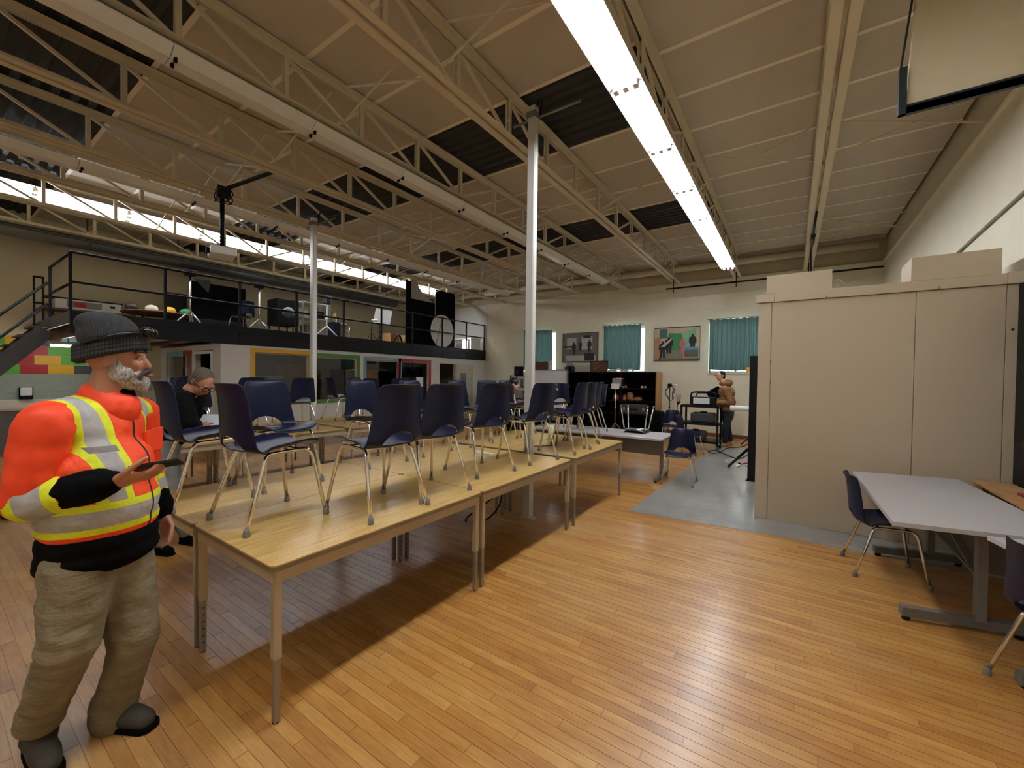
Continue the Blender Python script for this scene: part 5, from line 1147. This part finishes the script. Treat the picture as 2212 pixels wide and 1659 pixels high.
# --- generic clothed figure from joint positions
def figure(lab, J, fd, hf, hup, coat, pants, shoe, hair, glasses=None, skin=None, hs=1.0, hands=(), hood=None, hairfn=None, bulk=1.0):
    org = J['base'].copy(); p = thing('person', lab, 'person', org); skin = skin or MSKIN2
    hc = J['head']; rt = fd.cross(UP)
    nk, ch, pv = J['neck'], J['chest'], J['pelvis']; sp = (ch-pv).normalized(); cf = (fd-sp*fd.dot(sp)).normalized()
    body = head_prims(hc, hf, hup, hs)+[('c', hc-hup*.07-hf*.02, .055, nk, .058), ('c', nk, .07, ch, .11), ('c', ch, .12, pv, .12)]
    for s in 'rl':
        S1, E1, W1, H1, K1, A1 = (J[s+k] for k in 'sewhka')
        body += [('c', ch, .09, S1, .055), ('c', S1, .05, E1, .042), ('c', E1, .04, W1, .03), ('c', pv, .1, H1, .08), ('c', H1, .075, K1, .055), ('c', K1, .05, A1, .04)]
    for w, d, n, sd in hands: body += hand_prims(w, d, n, sd, .6, 1.0)
    blob('body', body, skin, p, org, .0105, 3); face_parts(p, org, hc, hf, hup, hs, glasses=glasses)
    hr = hf.cross(hup)
    if hairfn: blob('hair', hairfn(hc, hf, hr, hup), hair, p, org, .009, 2)
    tor = lambda c, a, b, d: ('e', c, cf*a, rt*b, sp*d)
    blob('coat', [tor(ch, .13*bulk, .2*bulk, .16), tor((ch+pv)/2, .14*bulk, .19*bulk, .2), tor(pv+sp*.06, .14*bulk, .19*bulk, .12), ('c', ch+sp*.1, .08, nk-sp*.02, .075)], coat, p, org, .016, 3, wrinkle(.004*bulk, 40))
    for s in 'rl': blob('sleeve', [('c', ch+sp*.06, .085, J[s+'s'], .085*bulk), ('c', J[s+'s'], .083*bulk, J[s+'e'], .066*bulk), ('c', J[s+'e'], .066*bulk, J[s+'e'].lerp(J[s+'w'], .9), .05*bulk)], coat, p, org, .014, 3, wrinkle(.004*bulk, 50))
    if hood: blob('hood', hood(nk, cf, rt), coat, p, org, .01, 4)
    blob('trousers', [q for s in 'rl' for q in (('c', pv, .14, J[s+'h'], .105), ('c', J[s+'h'], .105, J[s+'k'], .08), ('c', J[s+'k'], .078, J[s+'a']+UP*.02, .062))], pants, p, org, .016, 3, wrinkle(.004, 30))
    for s in 'rl':
        a = J[s+'a'].copy(); a.z = .05; d = J.get(s+'f', flat(fd))
        blob('shoe', [('c', a+UP*.02, .05, a-d*.02, .045), ('c', a, .042, a+d*.09-UP*.004, .04), ('c', a+d*.09-UP*.004, .04, a+d*.15-UP*.012, .034)], shoe, p, org, .011, 2)
        sd_ = d.cross(UP); m = Matrix((d, -sd_, UP)).transposed().to_4x4(); m.translation = Vector((a.x, a.y, J.get('fz', 0)))-d*.065-org
        MB().prism(rrect(0, .25, -.04, .04, .035), .003, .018, m).build('shoe_sole', J.get('sole', MBLACKM), p)
    return p
def hair_short(hc, hf, hr, hu): return [('e', hc-hf*.026+hu*.046, hf*.095, hr*.082, hu*.082), ('e', hc-hf*.058-hu*.02, hf*.056, hr*.08, hu*.075), ('e', hc-hf*.0+hu*.03, hf*.05, hr*.085, hu*.03)]
def hair_long(hc, hf, hr, hu): return [('e', hc-hf*.016+hu*.045, hf*.104, hr*.088, hu*.085), ('e', hc-hf*.06-hu*.06, hf*.055, hr*.092, hu*.12), ('c', hc-hf*.06-hu*.1, .08, hc-hf*.07-hu*.3, .075), ('c', hc+hr*.06-hu*.05-hf*.02, .035, hc+hr*.08-hu*.28+hf*.01, .03)]
# man in brown jacket at the cart, facing left in the picture
Yp = 10.95
def q(px, py, dy=0): return PY(px, py, Yp+dy)
Lf = flat(-RG*.95-FW*.3)
base = q(1568, 958); base.z = 0
J = dict(base=base, head=q(1556, 812), neck=q(1565, 829), chest=q(1569, 848), pvx=0, pelvis=q(1572, 887), rs=q(1578, 845, .17), re=q(1572, 868, .2), rw=q(1545, 867, .05), ls=q(1570, 843, -.17), le=q(1578, 870, -.2), lw=q(1546, 870, -.12),
         rh=q(1567, 897, .08), lh=q(1575, 897, -.08), rk=q(1572, 925, .1), lk=q(1567, 925, -.12), ra=q(1577, 951, .15), la=q(1566, 955, -.1), sole=MTANW)
def hood_f(nk, cf, rt): return [('c', nk-cf*.1+rt*.06+UP*.02, .075, nk-cf*.1-rt*.06+UP*.02, .075), ('c', nk-cf*.0+rt*.085+UP*.005, .06, nk-cf*.0-rt*.085+UP*.005, .06), ('c', nk+cf*.05+rt*.03-UP*.0, .05, nk+cf*.05-rt*.03-UP*.0, .05), ('c', nk-cf*.12-UP*.07, .06, nk-cf*.05-UP*.06, .07), ('c', nk-UP*.03, .075, nk+UP*.01-cf*.03, .07)]
mbr = M('brown_quilt', (134, 92, 50), .8, vary=.18, nscale=14, bump=.4, bscale=26)
figure('person in brown hooded jacket holding a dark folder by the cart', J, Lf, flat(-RG*.97-FW*.15), UP, mbr, M('dark_denim', (20, 23, 33), .85, vary=.2), M('tan_shoe', (158, 104, 66), .7), M('dark_hair', (40, 32, 28), .85, bump=.4), M('red_frame_glasses', (110, 24, 24), .3), None, 1.0,
       [(J['rw'], Lf+UP*.5, RG*.2+FW, 1), (J['lw'], Lf+UP*.6, FW, -1)], hood_f, hair_short, 1.12)
m = Matrix.Translation(q(1544, 851, -.02)) @ Matrix((flat(RG), FW, UP)).transposed().to_4x4() @ Matrix.Rotation(-.5, 4, 'Y')
tag(MB().box(-.16, .16, -.025, .025, -.13, .13, m).build('black_folder', MBLACKM), 'black folder held by the person in brown jacket', 'folder')
# woman with long dark hair standing at the end of the grey table, facing right
Yw = 6.5
def q(px, py, dy=0): return PY(px, py, Yw+dy)
Rf = flat(Vector((.9, .45, 0)))
base = q(1104, 900); base.z = 0
J = dict(base=base, head=q(1111, 830), neck=q(1104, 848), chest=q(1102, 868), pelvis=base+UP*.86, rs=q(1099, 862, -.14), re=q(1103, 888, -.18), rw=q(1126, 878, -.14), ls=q(1104, 860, .15), le=q(1108, 886, .18), lw=q(1128, 874, .02))
for k, sg in (('r', -1), ('l', 1)):
    off = -Rf.cross(UP)*.08*sg*-1
    off = Rf.cross(UP)*(-.08*sg)
    J[k+'h'] = base+UP*.82+off; J[k+'k'] = base+UP*.46+off+Rf*.03; J[k+'a'] = base+UP*.08+off
figure('person with long dark hair and black clothes looking at her phone', J, Rf, (Rf-UP*.12).normalized(), (UP+Rf*.12).normalized(), M('black_cloth', (12, 12, 13), .9, vary=.2, spec=.12), MBLACKM, MBLACKM, M('black_hair', (10, 9, 9), .5), None, None, .95,
       [(J['rw'], Rf+UP*.3, UP+FW*.3, 1), (J['lw'], Rf+UP*.3, UP, -1)], None, hair_long, .8)
ph = thing('phone', 'dark phone in the hands of the long-haired woman', 'phone', J['rw']+Rf*.1+UP*.06); B('case', MBLACK, ph, -.07, .07, -.035, .035, -.004, .004); B('screen', MATS['phone_glass'], ph, -.066, .066, -.032, .032, .0042, .0048)
# bending man with papers between the table groups, facing right
Dm = 3.72
def q(px, py, dd=0): return PD(px, py, Dm+dd)
base = q(365, 1100); base.z = 0
Mf = flat(RG*.93-FW*.25)
hf = (Mf*.72-UP*.69).normalized(); hu = (UP*.72+Mf*.69).normalized()
J = dict(base=base, head=q(437, 826), neck=q(413, 843), chest=q(392, 872), pelvis=q(355, 955), rs=q(393, 865, -.17), re=q(412, 915, -.2), rw=q(428, 921, -.08), ls=q(398, 858, .18), le=q(428, 905, .2), lw=q(447, 918, .1),
         rh=q(350, 972, -.09), lh=q(360, 972, .09), rk=q(362, 1075, -.09), lk=q(372, 1075, .1), ra=base+UP*.08-FW*.1-RG*.02, la=base+UP*.08+FW*.12+RG*.06)
figure('grey-haired person in black jacket and glasses bending over papers', J, Mf, hf, hu, M('black_jacket', (10, 10, 11), .9, vary=.2, spec=.12), M('grey_trousers', (120, 118, 108), .85, vary=.1), MBLACKM, M('grey_brown_hair', (92, 80, 68), .9, vary=.45, nscale=90, bump=.8, bscale=120), MBLACK, MSKIN, 1.0,
       [(J['rw'], Mf-UP*.2, UP*-.3+FW, 1), (J['lw'], Mf-UP*.2, FW*-1-UP*.3, -1)], None, hair_short, 1.0)
pt = thing('paper_sheets', 'white printed sheets on a black clipboard held by the bending person', 'paper', q(460, 910, -.03))
mm_ = Matrix((RG, FW, UP)).transposed().to_4x4() @ Matrix.Rotation(-.75, 4, 'X')
MB().box(-.12, .12, -.004, .004, -.06, .075, mm_).build('sheet', M('printed_paper', (214, 214, 216), .7, vary=.12, nscale=40), pt); MB().box(-.135, .125, .005, .012, -.075, .08, mm_).build('clipboard', MBLACK, pt)

bpy.data.scenes.remove(SCR)
